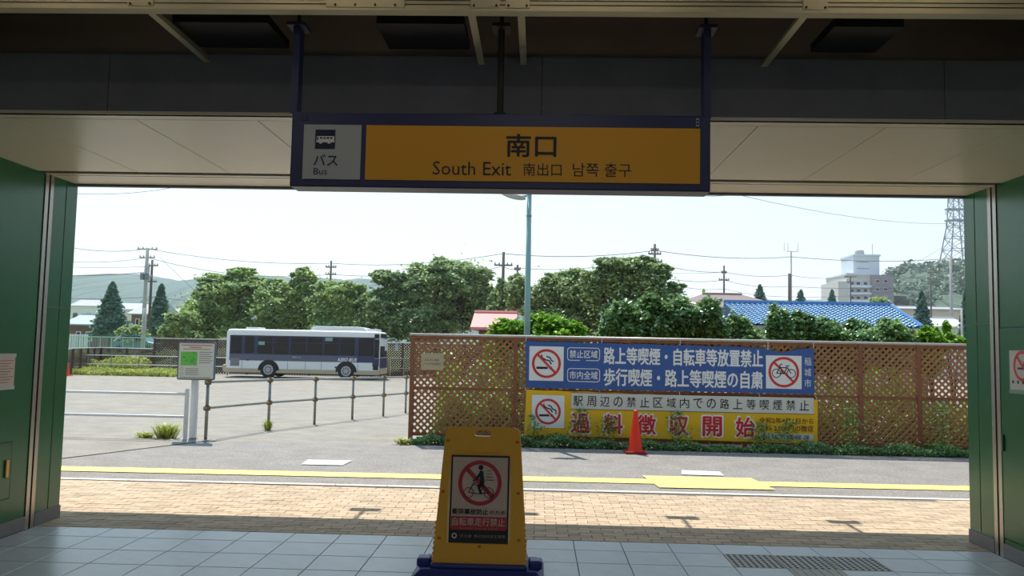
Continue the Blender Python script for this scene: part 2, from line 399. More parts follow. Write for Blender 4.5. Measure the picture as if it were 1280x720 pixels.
# header soffit of enamelled panels
mb = MB(); mb.box(XL-.3, 5.045, ZT+.012, XR+.3, 7.36, ZT+.06)
ceil = struct('ceiling_soffit', mb, black_m)
px_ = [XL-.05]+[-3.46+.8075*i for i in range(9)]+[XR+.05]
for i in range(len(px_)-1):
    b = MB(); b.box(px_[i]+.003, 5.155, ZT, px_[i+1]-.003, 6.80, ZT+.02)
    obj('panel', b, soff_m, ceil, bevel=.002)
b = MB(); b.box(XL-.05, 5.03, ZT, XR+.05, 5.148, ZT+.02); obj('edge_strip', b, soff_m, ceil)
b = MB(); b.box(XL-.05, 6.88, ZT-.004, XR+.05, 6.945, ZT+.02); obj('slot_strip', b, soff_m, ceil)
b = MB(); b.box(XL-.05, 6.985, ZT, XR+.05, 7.36, ZT+.02); obj('outer_strip', b, soff_m, ceil)
b = MB(); b.box(XL-.05, 7.36, ZT-.02, XR+.05, 7.41, ZT+.06); obj('outer_lip', b, mat('lip_blue_grey', (96, 104, 120), .5), ceil)
# fascia and beam above
mb = MB(); seams = [-9, -2.78, -.0, 2.5, 9]
for a_, b_ in zip(seams, seams[1:]): mb.box(max(a_, XL-.2)+.002, 5.035, ZT+.0, min(b_, XR+.2)-.002, 5.07, 3.455)
struct('fascia', mb, dark_m)
mb = MB(); mb.box(XL-.2, 5.0, 3.455, XR+.2, 5.2, 3.468); mb.box(XL-.2, 5.12, 3.468, XR+.2, 5.135, 3.9); 
struct('ceiling_beam', mb, web_m)
mb = MB(); mb.box(XL-.4, -8.2, 3.80, XR+.4, 5.12, 3.85)
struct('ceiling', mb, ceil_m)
mb = MB(); mb.box(XL-.35, -8, ZT, XL, 5.1, 3.85); mb.box(XR, -8, ZT, XR+.35, 5.1, 3.85)
struct('trim_1', mb, wallin_m)
mb = MB(); mb.box(XL-.4, -8.3, 0, XL+.9, -8, 3.85); mb.box(XR-.9, -8.3, 0, XR+.4, -8, 3.85); mb.box(XL+.9, -8.3, 2.9, XR-.9, -8, 3.85)
struct('wall_back', mb, wallin_m)

# ================================================================ CEILING FITTINGS
DY = 4.2
# cable duct
x0, x1 = XL, XR
duct = thing('lighting_duct', (0, DY, 3.4), 'long cream metal lighting duct running under the dark beam', 'duct')
b = MB(); b.box(x0, DY, 3.405, x1, DY+.05, 3.62); obj('channel', b, cream_m, duct, bevel=.004)
b = MB(); b.box(x0, DY-.02, 3.393, x1, DY+.05, 3.405); obj('lip', b, cream_m, duct)
for z in (3.432, 3.455, 3.485):
    b = MB(); b.box(x0, DY-.004, z, x1, DY+.002, z+.003); obj('groove', b, black_m, duct)
def px_x(x, y, Y): return float(at(x, y, Y)[0])
for a_, c_ in ((160, 192), (408, 506), (588, 625), (632, 662), (1003, 1034)):
    xa, xb = px_x(a_, 15, DY), px_x(c_, 15, DY)
    b = MB(); b.box(xa, DY-.012, 3.412, xb, DY, 3.56); cp = obj('cover_plate', b, cream_m, duct, bevel=.002)
    for t in np.linspace(.12, .88, 4 if c_-a_ > 60 else 2):
        b = MB(); q = xa+(xb-xa)*t; b.tube([(q, DY-.02, 3.424), (q, DY-.012, 3.424)], .006, 8); obj('screw', b, black_m, cp)
for a_ in (180, 588, 651, 1010):
    X = px_x(a_, 25, DY)
    b = MB(); b.box(X-.02, DY+.05, 3.405, X+.02, 5.05, 3.412); b.box(X-.003, DY+.05, 3.412, X+.003, 5.05, 3.45); obj('bracket', b, cream_m, duct)
for a_, c_ in ((225, 342), (475, 582), (1035, 1120)):
    xa, xb = px_x(a_, 30, 4.6), px_x(c_, 30, 4.6)
    b = MB(); b.box(xa, 4.5, 3.45, xb, 4.9, 3.50)
    o = obj('ceiling_tray', b, black_m); o['category'] = 'tray'
    o['label'] = {225: 'flat black tray above the soffit, left of the sign hangers', 475: 'flat black tray above the left half of the sign', 1035: 'flat black tray above the soffit, right of the sign'}[a_]
# fluorescent battens above the frame that light the duct
lampm = mat('tube_light', (255, 236, 200), .5, emit=5.5)
for i, a_ in enumerate((80, 400, 740, 1120)):
    X = px_x(a_, 10, DY)
    t = thing('fluorescent_batten', (X, 3.85, 3.72), 'white fluorescent batten under the ceiling in front of the duct', 'ceiling light', 'fluorescent battens over the duct')
    b = MB(); b.box(X-.5, 3.8, 3.70, X+.5, 3.9, 3.80); obj('housing', b, whitemet_m, t)
    b = MB(); b.tube([(X-.48, 3.85, 3.675), (X+.48, 3.85, 3.675)], .016, 10); obj('tube', b, lampm, t)

# added fill lights, out of view, brightening the sign, the beam and the stand
for (X, Y) in ((-2.4, 2.2), (0, 2.2), (2.2, 2.2), (-2.4, -.6), (0, -.6), (2.2, -.6), (-1.2, -4), (1.2, -4)):
    t = thing('hall_fill_light', (X, Y, 3.7), 'long white ceiling light added out of view to brighten the hall', 'ceiling light', 'added hall fill lights')
    b = MB(); b.box(X-.62, Y-.1, 3.70, X+.62, Y+.1, 3.80); obj('housing', b, whitemet_m, t)
    ld = bpy.data.lights.new('hall_fill_lamp', 'AREA'); ld.shape = 'RECTANGLE'; ld.size = 1.2; ld.size_y = .18; ld.energy = HALL_FILL_W; ld.color = (1, .95, .86)
    lo = bpy.data.objects.new('hall_fill_lamp', ld); COL.objects.link(lo); lo.parent = t; lo.location = (0, 0, -.01)

# hanging exit sign
SY = 4.4
sg = thing('exit_sign', (-.23, SY, 2.485), 'navy framed hanging station sign with yellow South Exit panel and white bus panel', 'sign')
b = MB(); b.box(-1.385, SY+.005, 2.485, .925, SY+.16, 2.905); obj('sign_box', b, navy_m, sg, bevel=.006)
X0, Z0, X1, Z1 = pbox(379, 156, 451, 224, SY); b = MB(); b.box(X0, SY-.002, Z0, X1, SY+.01, Z1); wp = obj('white_panel', b, signw_m, sg)
YX0, YZ0, YX1, YZ1 = pbox(457, 160, 875, 231, SY); b = MB(); b.box(YX0, SY-.002, Z0, YX1, SY+.01, Z1); yp = obj('yellow_panel', b, signy_m, sg)
F = SY-.004
def T(body, px, Y, M, par, **k): return text(body, *pbox(*px, Y), Y, M, par, **k)
T('南口', (633, 168, 695, 196), F, ink_m, yp, bold=.02)
T('South Exit', (541, 202, 639, 219), F, ink_m, yp)
T('南出口', (654, 204, 702, 220), F, ink_m, yp)
T('남쪽 출구', (716, 204, 789, 221), F, ink_m, yp)
T('バス', (392, 193, 422, 207), F, inkn_m, wp, bold=.012)
T('Bus', (392, 210, 409, 218), F, inkn_m, wp)
bx = pbox(394, 162, 419, 186, F); flat('bus_symbol', [rect(*bx)], inkn_m, wp, F)
u = (bx[2]-bx[0])/24
def bp(x, z): return (bx[0]+x*u, bx[3]-z*u)
g2 = F-.002
flat('bus_symbol', [[bp(2, 8), bp(23, 8), bp(23, 15.5), bp(19.5, 15.5), bp(18, 17), bp(15.5, 17), bp(14.5, 15.5), bp(9, 15.5), bp(8, 17), bp(5.5, 17), bp(4.5, 15.5), bp(1.5, 15.5)]], white_m, wp, g2)
flat('bus_symbol', [[bp(a, 9.3), bp(a+2.8, 9.3), bp(a+2.8, 11.3), bp(a, 11.3)] for a in (6, 10, 14, 18)]+[[bp(2.6, 9.2), bp(4, 9.2), bp(3.8, 13), bp(2.2, 13)]], inkn_m, wp, g2-.002)
fr = pbox(377, 143, 384, 150, SY); gy = mat('faint_print', (52, 60, 100), .6)
flat('maker_mark', [rect(*fr)], gy, sg, SY-.001); 
ml = pbox(870, 148, 874, 158, SY); flat('maker_label', [rect(*ml)], signw_m, sg, SY-.001)
flat('maker_label', [rect(ml[0]+.002, ml[1]+.008, ml[2]-.002, ml[1]+.02), rect(ml[0]+.002, ml[1]+.026, ml[2]-.002, ml[1]+.036)], ink_m, sg, SY-.002)
for px in (371, 626, 883):
    X = px_x(px, 90, SY+.06); r = .022 if px == 626 else .026
    b = MB()
    if px == 626:
        b.tube([(X, SY+.07, 2.9), (X, SY+.07, 3.40)], .018, 12); b.tube([(X, SY+.07, 2.9), (X, SY+.07, 2.925)], .035, 12)
    else: b.box(X-.02, SY+.03, 2.9, X+.02, SY+.11, 3.40)
    b.box(X-.05, SY, 3.40, X+.05, SY+.14, 3.42); obj('hanger', b, navy_m if px != 626 else black_m, sg)
    b = MB(); b.tube([(X, SY+.07, 3.42), (X, SY+.07, 3.82)], .012, 6); obj('hanger_rod', b, black_m, sg)

# things on the side walls
def paper(px, X, label, sgn, cat='notice'):
    ys = [yat(px[0], px[1], X), yat(px[2], px[1], X)]; yc = yat((px[0]+px[2])/2, (px[1]+px[3])/2, X)
    za = atx((px[0]+px[2])/2, px[3], X)[2]; zb = atx((px[0]+px[2])/2, px[1], X)[2]
    t = thing('paper_notice', (X, yc, za), label, cat); return t, min(ys), max(ys), za, zb
t, ya, yb, za, zb = paper((0, 442, 19, 487), XL, 'white paper notice taped on the green left wall at the picture edge', 1)
ya -= .12
b = MB(); b.box(XL+.001, ya, za, XL+.004, yb, zb); obj('sheet', b, mat('paper', (206, 186, 176), .8), t)
for zc in (za, zb-.03):
    b = MB(); b.box(XL+.004, ya-.02, zc, XL+.005, yb+.01, zc+.03); obj('tape', b, mat('tape', (190, 190, 188), .4), t)
b = MB()
for i in range(9): b.box(XL+.0045, ya+.04, zb-.06-i*.022, XL+.0055, yb-.02-.03*(i % 3), zb-.055-i*.022)
obj('print_lines', b, mat('print_grey', (120, 104, 104), .8), t)
t, ya, yb, za, zb = paper((1262, 438, 1280, 489), XR, 'white no-smoking notice taped on the green right wall', -1)
ya -= .16
b = MB(); b.box(XR-.004, ya, za, XR-.001, yb, zb); obj('sheet', b, mat('paper_white', (196, 196, 192), .8), t)
yc, zc = (ya+yb)/2, za+(zb-za)*.62; rr = (yb-ya)*.34
def ypoly(polys, X): 
    b = MB()
    for p in polys: b.add([(X, y, z) for y, z in p], [tuple(range(len(p)))])
    return b
obj('symbol_ring', ypoly(ring(yc, zc, rr*.8, rr)+[seg(yc+rr*.6, zc+rr*.6, yc-rr*.6, zc-rr*.6, rr*.2)], XR-.006), red_m, t)
obj('symbol_cigarette', ypoly([seg(yc+rr*.55, zc-.02, yc-rr*.5, zc-.02, .016)]+poly([(yc-.1*rr, zc), (yc-.2*rr, zc+rr*.3), (yc-rr*.4, zc+rr*.35), (yc-rr*.45, zc+rr*.1)], .008), XR-.0055), ink_m, t)
b = MB()
for i in range(5):
    q = yb-.03-(yb-ya-.06)*i/4.4; b.box(XR-.006, q-.028, za+.06, XR-.0045, q-.006, za+.085)
obj('lettering', b, ink_m, t)
b = MB(); b.box(XR-.0065, ya-.01, za-.02, XR-.0045, yb+.008, za+.012); obj('tape', b, mat('tape_green', (110, 150, 130), .4), t)
# hatch on the left wall and door on the right wall
def outline(name, X, sgn, y0, y1, z0, z1, par, M=greend_m, w=.006):
    b = MB()
    for q in ((y0, z0, y1, z0+w), (y0, z1-w, y1, z1), (y0, z0, y0+w, z1), (y1-w, z0, y1, z1)): b.box(X-.001*sgn, q[0], q[1], X+.0015*sgn, q[2], q[3])
    return obj(name, b, M, par)
gd = mat('gap_dark', (8, 30, 18), .6)
zb_, zt_ = atx(12, 622, XL)[2], atx(12, 553, XL)[2]; yh = yat(12.5, 590, XL)
hatch = thing('access_hatch', (XL, yh-.3, zb_), 'small flush green access hatch low in the left wall', 'hatch')
b = MB(); b.box(XL-.01, yh-.5, zb_, XL+.004, yh, zt_); obj('hatch_door', b, green_m, hatch, bevel=.002)
outline('hatch_gap', XL+.002, 1, yh-.51, yh+.006, zb_-.006, zt_+.006, hatch, gd)
yy = yat(7, 586, XL); z0_, z1_ = atx(7, 597, XL)[2], atx(7, 575, XL)[2]
b = MB(); b.box(XL+.004, yy-.02, z0_, XL+.02, yy+.015, z1_); obj('handle', b, mat('brass_handle', (200, 160, 90), .35, .7), hatch, bevel=.004)
yd = yat(1251, 500, XR); z1_ = atx(1251, 411, XR)[2]
door = thing('door_1', (XR, yd-.5, .14), None, None, None, 'structure')
b = MB(); b.box(XR-.003, yd-1.0, .16, XR+.01, yd, z1_); obj('door_leaf', b, green_m, door, bevel=.002)
outline('door_gap', XR-.003, -1, yd-1.01, yd+.01, .15, z1_+.01, door, gd)
yy = yat(1255, 553, XR); z0_, z2_ = atx(1255, 564, XR)[2], atx(1255, 543, XR)[2]
b = MB(); b.box(XR-.02, yy-.012, z0_, XR-.003, yy+.012, z2_); obj('door_handle', b, greend_m, door, bevel=.004)

# ================================================================ YELLOW FLOOR STAND
st = thing('caution_stand', (-.39, 6.02, 0), 'yellow plastic sandwich board with a no-cycling poster on a blue base', 'floor sign')
def lean(z): return 5.90+.16*(z-.07)        # front leaf leans back
def leaf(y_of, th, nm):
    b = MB(); n = 8; zs = np.linspace(.075, 1.03, n)
    def hw(z):
        w_ = .336-.063*(z-.07)/.96
        if z > .985: w_ -= .045*(1-math.sqrt(max(0, 1-((z-.985)/.045)**2)))
        return w_
    zs = list(np.linspace(.075, .985, 12))+[.998, 1.01, 1.02, 1.03]
    # front face with a handle slot and a recessed field
    L_ = [(-.389-hw(z), y_of(z), z) for z in zs]; R_ = [(-.389+hw(z), y_of(z), z) for z in zs]
    sl = [(-.389-.062, .965), (-.389+.062, .965), (-.389+.062, 1.008), (-.389-.062, 1.008)]
    outer = [(p[0], p[2]) for p in L_][::-1]+[(p[0], p[2]) for p in R_]
    bm = bmesh.new()
    ov = [bm.verts.new((x, 0, z)) for x, z in outer]; ho = [bm.verts.new((x, 0, z)) for x, z in rrect(sl[0][0], sl[0][1], sl[2][0], sl[2][1], .018, 4)]
    es = [bm.edges.new((ov[i], ov[(i+1) % len(ov)])) for i in range(len(ov))]+[bm.edges.new((ho[i], ho[(i+1) % len(ho)])) for i in range(len(ho))]
    bmesh.ops.triangle_fill(bm, use_beauty=True, edges=es)
    ex = bmesh.ops.extrude_face_region(bm, geom=bm.faces[:])
    for v in [g for g in ex['geom'] if isinstance(g, bmesh.types.BMVert)]: v.co.y += th
    for v in bm.verts: v.co.y += y_of(v.co.z)
    bmesh.ops.recalc_face_normals(bm, faces=bm.faces)
    off = wloc(st)
    for v in bm.verts: v.co -= off
    me = bpy.data.meshes.new(nm); bm.to_mesh(me); bm.free(); me.materials.append(stand_m)
    o = bpy.data.objects.new(nm, me); COL.objects.link(o); o.parent = st
    bv = o.modifiers.new('b', 'BEVEL'); bv.width = .006; bv.segments = 2; bv.limit_method = 'ANGLE'; bv.angle_limit = .9
    return o
fl = leaf(lean, .03, 'front_leaf'); leaf(lambda z: 6.24-.16*(z-.07)-.03, .03, 'rear_leaf')
b = MB()
for s_ in (-1, 1):
    for z in np.arange(.10, .36, .035):
        xx = -.389+s_*(.336-.063*(z-.07)/.96); b.box(xx-.006, lean(z)+.008, z, xx+.006, lean(z)+.05, z+.018)
obj('side_ribs', b, stand_m, st)
b = MB(); b.box(-.389-.13, lean(.8)-.002, .848, -.389+.13, lean(.85)+.03, .86); obj('ledge', b, stand_m, st)
b = MB()
b.hexa([(-.86, 5.80, 0), (.08, 5.80, 0), (.08, 6.32, 0), (-.86, 6.32, 0), (-.80, 5.85, .055), (.02, 5.85, .055), (.02, 6.27, .055), (-.80, 6.27, .055)])
b.box(-.735, 5.865, .05, -.045, 6.24, .085)
obj('base', b, blue_m, st, bevel=.012)
for s_ in (-1, 1):
    b = MB(); cx = -.389+s_*.40; b.box(cx-.05, 5.93, .04, cx+.05, 6.05, .105); obj('base_lug', b, blue_m, st, bevel=.015)
# poster
PX0, PX1, PZ0, PZ1 = -.606, -.193, .228, .824
def slope(x, z): return .16*(z-.07)
PB = 5.90
def F2(nm, polys, M, par, d): return flat(nm, polys, M, par, PB-d, warp=slope)
po = F2('poster', [rect(PX0-.006, PZ0-.006, PX1+.006, PZ1+.006)], ink_m, fl, .006)
F2('poster_sheet', [rect(PX0+.006, PZ0+.10, PX1-.006, PZ1-.008)], mat('poster_beige', (196, 176, 166), .55), po, .008)
cx, cz, R_ = (PX0+PX1)/2+.0, .637, .158
F2('prohibition_ring', ring(cx, cz, R_*.82, R_)+[seg(cx-R_*.63, cz+R_*.63, cx+R_*.63, cz-R_*.63, .03)], mat('poster_red', (168, 32, 48), .5), po, .010)
w1, w2 = (cx-.080, cz-.068), (cx+.066, cz-.066)
bike = ring(*w1, .032, .037, 24)+ring(*w2, .032, .037, 24)+poly([w1, (cx-.045, cz-.0), (cx-.02, cz+.004)], .007)+poly([w1, (cx-.0, cz-.075), (cx+.03, cz-.02), w2], .006)+poly([(cx-.045, cz-.012), (cx+.03, cz-.015), (cx+.0, cz-.075), (cx+.066, cz-.066)], .006)
man = [circ(cx+.004, cz+.108, .018, 18), [(cx-.004, cz+.086), (cx+.022, cz+.084), (cx+.034, cz+.01), (cx+.03, cz-.012), (cx+.0, cz-.008), (cx-.002, cz+.03)],
       seg(cx+.002, cz+.07, cx-.025, cz+.026, .017), seg(cx-.022, cz+.03, cx-.05, cz+.012, .012), seg(cx+.02, cz-.004, cx-.012, cz-.03, .026), seg(cx-.01, cz-.024, cx+.012, cz-.078, .018)]
F2('cyclist_symbol', bike+man+[rect(cx+.045, cz+.02+.022*i, cx+.1-.006*i, cz+.0235+.022*i) for i in range(4)], ink_m, po, .012)
def PT(body, x0, z0, x1, z1, M, **k): return text(body, x0, z0, x1, z1, PB-.0125, M, po, warp=slope, **k)
PT('衝突事故防止', PX0+.012, .418, PX0+.272, .458, ink_m, bold=.03)
PT('のため', PX0+.284, .420, PX1-.015, .450, ink_m, bold=.02)
F2('red_band', [rect(PX0+.008, .312, PX1-.008, .405)], mat('poster_red', (168, 32, 48), .5), po, .010)
PT('自転車走行禁止', PX0+.018, .342, PX1-.018, .396, mat('poster_beige', (196, 176, 166), .55), bold=.012)
PT('WALK YOUR BIKE', PX0+.07, .318, PX1-.07, .328, mat('poster_faint', (200, 120, 116), .55))
F2('band_logo', ring(PX0+.035, .272, .012, .018, 20), white_m, po, .012)
PT('京王線  株式会社京王電鉄', PX0+.075, .262, PX1-.012, .283, mat('poster_grey', (150, 142, 138), .55))
b = MB(); q = lambda z, d: PB-d+slope(0, z)
F2('plastic_sleeve', [rect(PX0-.02, .218, PX0-.008, .80), rect(PX1+.008, .24, PX1+.02, .80)], mat('sleeve_clear', (206, 170, 90), .12), fl, .003)
for (dx, z) in ((-.255, .93), (.255, .93), (-.275, .57), (.27, .57), (-.29, .25), (.28, .25), (0, .2)):
    F2('rivet_mark', [rect(cx+.01+dx-.012, z-.009, cx+.01+dx+.012, z+.009)], mat('rivet_brown', (186, 96, 20), .6), fl, .002)

# ================================================================ LATTICE FENCE
FY = 13.9
fence = thing('lattice_fence', (2.4, FY, 0), 'tall brown diagonal lattice fence carrying the two long banners', 'fence')
FX0, FX1 = -2.13, 9.6
posts = [FX0, -.37]+[-.37+.965*i for i in range(1, 11)]
for i, x in enumerate(posts):
    b = MB(); b.box(x-.035, FY-.02, -.02, x+.035, FY+.05, 1.79); obj('post', b, post_m, fence)
for z0, z1 in ((.885, .93), (.10, .15), (1.74, 1.79)):
    b = MB(); b.box(FX0, FY-.008, z0, FX1-.35, FY+.03, z1); obj('rail', b, post_m, fence)
b = MB(); b.tube([(FX0-.05, FY, 1.81), (9.3, FY, 1.81)], .024, 8); obj('cap_pipe', b, cap_m, fence, smooth=True)
mb = MB(); mb.box(-.5, -.003, -.5, .5, .003, .5); slat_me = bpy.data.meshes.new('slat'); slat_me.from_pydata(mb.v, [], mb.f); slat_me.materials.append(lat_m); slat_me.update()
slat_n = 0; rest = MB()
order = sorted(range(len(posts)-1), key=lambda i: (0 if i == 0 else (1 if posts[i] > 4.3 and posts[i] < 7.6 else 2), posts[i]))
P_, W_ = .112, .037
for bi in order:
    xa, xb = posts[bi], posts[bi+1]
    for z0, z1 in ((.12, .90), (.92, 1.75)):
        h = z1-z0
        for sgn in (1, -1):
            c = xa-h+P_*.5 if sgn == 1 else xa+P_*.5
            c += random.uniform(0, .03)
            while c < (xb if sgn == 1 else xb+h):
                # line x = c + sgn*(z-z0)
                if sgn == 1: ta, tb = max(0, xa-c), min(h, xb-c)
                else: ta, tb = max(0, c-xb), min(h, c-xa)
                if tb-ta > .03:
                    x_a, z_a, x_b, z_b = c+sgn*ta, z0+ta, c+sgn*tb, z0+tb
                    L_ = math.hypot(x_b-x_a, z_b-z_a); yy = FY+(.004 if sgn == 1 else .012)
                    if bi in order[:4] and slat_n < 300:
                        o = bpy.data.objects.new('slat', slat_me); COL.objects.link(o); o.parent = fence
                        o.location = ((x_a+x_b)/2-2.4, yy-FY, (z_a+z_b)/2); o.scale = (L_, 1, W_); o.rotation_euler = (0, -sgn*math.pi/4, 0); slat_n += 1
                    else:
                        nx = W_/2*.7071
                        rest.hexa([(x_a-nx*sgn, yy-.003, z_a+nx), (x_a+nx*sgn, yy-.003, z_a-nx), (x_a+nx*sgn, yy+.003, z_a-nx), (x_a-nx*sgn, yy+.003, z_a+nx),
                                   (x_b-nx*sgn, yy-.003, z_b+nx), (x_b+nx*sgn, yy-.003, z_b-nx), (x_b+nx*sgn, yy+.003, z_b-nx), (x_b-nx*sgn, yy+.003, z_b+nx)])
                c += P_
obj('slats', rest, lat_m, fence, kind='stuff')

# small notice on the fence
X0, Z0, X1, Z1 = pbox(526.5, 441.5, 554.5, 462.5, FY-.03)
nt_ = thing('small_plaque', ((X0+X1)/2, FY-.03, Z0), 'small cream plaque on the left end of the lattice fence', 'plaque')
b = MB(); b.prism_y(rrect(X0, Z0, X1, Z1, .03), FY-.035, FY-.024); obj('plate', b, mat('plaque_cream', (186, 170, 140), .6), nt_)
text('おねがい通路', X0+.06, Z0+.15, X1-.08, Z0+.19, FY-.037, mat('faint_brown', (110, 84, 76), .7), nt_)
text('ゴミの不法投棄禁止', X0+.04, Z0+.085, X1-.03, Z0+.125, FY-.037, mat('faint_brown', (110, 84, 76), .7), nt_)

# banners
def banner(name, corners, M, label, ncol, sagf, topsag):
    (xl0, zt0), (xr0, zt1), (xr1, zb1), (xl1, zb0) = corners
    t = thing(name, ((xl0+xr0)/2, FY-.05, min(zb0, zb1)), label, 'banner')
    b = MB(); nx, nz = 90, 10; vs = []
    for j in range(nz+1):
        for i in range(nx+1):
            u_, v_ = i/nx, j/nz
            zt = zt0+(zt1-zt0)*u_-topsag(u_); zb = zb0+(zb1-zb0)*u_
            x = (xl1+(xl0-xl1)*v_)*(1-u_)+(xr1+(xr0-xr1)*v_)*u_; z = zb+(zt-zb)*v_
            vs.append((x, FY-.05+sagf(x, z), z))
    b.add(vs, [(j*(nx+1)+i, j*(nx+1)+i+1, (j+1)*(nx+1)+i+1, (j+1)*(nx+1)+i) for j in range(nz) for i in range(nx)])
    c = obj('cloth', b, M, t, smooth=True)
    return t, c
def wv(x, z): return .006*math.sin(x*3.1+z*2)+.004*math.sin(x*7.3-z*5)
def pt(x, y): q = at(x, y, FY-.05); return (q[0], q[2])
def sag(u): return .075*math.exp(-((u-.885)/.045)**2)+.01*math.sin(u*22)**2
t, bc = banner('blue_banner', [pt(657, 426), pt(1017, 436), pt(1018, 493), pt(658, 484.5)], cloth_b, 'long blue banner with white Japanese lettering on the lattice fence', 60, wv, sag)
F = FY-.054
def BT(body, px, M, par, d=0., **k): return text(body, *pbox(*px, F), F-d, M, par, warp=wv, **k)
def BF(nm, polys, M, par, d=0.): return flat(nm, polys, M, par, F-d, warp=wv)
def nosmoke(par, px, Rk=.42):
    x0, z0, x1, z1 = pbox(*px, F); s = x1-x0; cx, cz = (x0+x1)/2, (z0+z1)/2; R = s*Rk
    BF('symbol_panel', [rect(x0+s*i/4, z0, x0+s*(i+1)/4, z1) for i in range(4)], white_m, par, .001)
    BF('cigarette', [rect(cx-R*.68, cz-R*.38, cx+R*.1, cz-R*.22)]+[rect(cx+R*(.2+.14*i), cz-R*.38, cx+R*(.26+.14*i), cz-R*.22) for i in range(2)], ink_m, par, .003)
    BF('smoke', poly([(cx-R*.35, cz+R*.62), (cx-R*.3, cz+R*.4), (cx-R*.05, cz+R*.25), (cx+R*.2, cz+R*.2), (cx+R*.35, cz-R*.05)], R*.09)+poly([(cx+0, cz+R*.5), (cx+R*.25, cz+R*.42), (cx+R*.35, cz+R*.2), (cx+R*.62, cz+R*.12), (cx+R*.62, cz-R*.2)], R*.09), ink_m, par, .003)
    BF('prohibition_ring', ring(cx, cz, R*.83, R)+[seg(cx-R*.63, cz+R*.63, cx+R*.63, cz-R*.63, R*.15)], red_m, par, .005)
nosmoke(bc, (661.5, 433, 704.5, 476))
for px, s_ in (((709, 434.5, 750, 451), '禁止区域'), ((709, 460.5, 750, 477.5), '市内全域')):
    x0, z0, x1, z1 = pbox(*px, F); w_ = .012
    o_ = rrect(x0, z0, x1, z1, .05); i_ = rrect(x0+w_, z0+w_, x1-w_, z1-w_, .04)
    BF('text_frame', [[o_[i], o_[(i+1) % len(o_)], i_[(i+1) % len(o_)], i_[i]] for i in range(len(o_))], white_m, bc, .001)
    BT(s_, (px[0]+3, px[1]+3.5, px[2]-3, px[3]-3.5), white_m, bc, .001, bold=.01)
# rows follow the slight fall of the fence line
BT('路上等喫煙・自転車等放置禁止', (755, 436, 953.5, 457), white_m, bc, .001, bold=.022)
BT('歩行喫煙・路上等喫煙の自粛', (755, 462.5, 953.5, 484), white_m, bc, .001, bold=.022)
x0, z0, x1, z1 = pbox(957.5, 444.5, 1002, 486, F); s = x1-x0; cx, cz = (x0+x1)/2, (z0+z1)/2; R = s*.43
BF('symbol_panel', [rect(x0+s*i/4, z0, x0+s*(i+1)/4, z1) for i in range(4)], white_m, bc, .001)
wa, wb = (cx-R*.48, cz-R*.08), (cx+R*.48, cz-R*.08); k_ = R*.06
BF('bicycle_symbol', ring(*wa, R*.25, R*.3, 24)+ring(*wb, R*.25, R*.3, 24)+poly([wa, (cx-R*.25, cz+R*.3), (cx+R*.22, cz+R*.3), wb], k_)+poly([wa, (cx-R*.0, cz-R*.1), (cx+R*.22, cz+R*.34)], k_)+poly([(cx-R*.1, cz-R*.08), (cx-R*.28, cz+R*.45), (cx-R*.1, cz+R*.55)], k_)+poly([(cx+R*.12, cz+R*.42), (cx+R*.35, cz+R*.42)], k_), ink_m, bc, .003)
BF('prohibition_ring', ring(cx, cz, R*.84, R)+[seg(cx-R*.63, cz+R*.63, cx+R*.63, cz-R*.63, R*.14)], red_m, bc, .005)
for i, ch in enumerate('稲城市'): BT(ch, (1005.5, 447+i*13.5, 1014, 457+i*13.5), white_m, bc, .001)
ties = [(657, 425), (752, 427), (850, 430), (960, 432.5), (1017, 434)]
for x, y in ties:
    a_ = at(x, y+2, FY-.06); b = MB(); b.tube([a_, (a_[0]+.01, FY-.03, 1.80)], .004, 5); obj('tie', b, white_m, t)

t, yc_ = banner('yellow_banner', [pt(658, 487), pt(1022, 499), pt(1022, 555), pt(655, 543)], cloth_y, 'long yellow banner with red Japanese lettering below the blue one', 60, wv, lambda u: .008*math.sin(u*30)**2)
nosmoke(yc_, (664.5, 494, 705.5, 535), .39)
x0, z0, x1, z1 = pbox(714, 494, 1017, 514.5, F); n_ = 30
lo_ = lambda f: (z0+.03-.06*f*0)
BF('text_strip', [rect(x0+(x1-x0)*i/n_, z0, x0+(x1-x0)*(i+1)/n_, z1) for i in range(n_)], mat('strip_white', (214, 214, 206), .7), yc_, .001)
BF('text_strip_edge', [rect(x0+(x1-x0)*i/n_, q-.004, x0+(x1-x0)*(i+1)/n_, q+.004) for i in range(n_) for q in (z0,)], ink_m, yc_, .002)
BF('text_strip_edge', [rect(x0+(x1-x0)*i/n_, z1-.004, x0+(x1-x0)*(i+1)/n_, z1+.004) for i in range(n_)], ink_m, yc_, .002)
s_ = '駅周辺の禁止区域内での路上等喫煙禁止'
for i, ch in enumerate(s_):
    px = 717+i*16.62; yy = 496.2+.0196*(px-717)-1.2; BT(ch, (px, yy, px+11.5, yy+12.5), ink_m, yc_, .003, bold=.008)
for i, ch in enumerate('過料徴収開始'):
    px = 713.5+i*41.2; yy = 516.5+.0245*(px-713)
    BT(ch, (px-.6, yy-.6, px+24.6, yy+25.6), white_m, yc_, .002, bold=.06)
    BT(ch, (px+.5, yy+.5, px+23.5, yy+24.5), mat('banner_red', (206, 40, 50), .65), yc_, .004, bold=.03)
BT('令和2年4月1日から', (949, 522.5, 1017, 529.5), mat('banner_brown', (120, 50, 24), .7), yc_, .002, bold=.012)
BT('過料 2,000円の徴収', (949, 531.5, 1017, 539.5), mat('banner_brown', (120, 50, 24), .7), yc_, .002, bold=.012)
x0, z0, x1, z1 = pbox(949, 542, 1017, 550, F)
BF('text_strip', [rect(x0, z0, x1, z1)], mat('strip_white', (214, 214, 206), .7), yc_, .001)
BT('稲 城 市 環 境 課', (954, 543, 1012, 549.5), ink_m, yc_, .003)
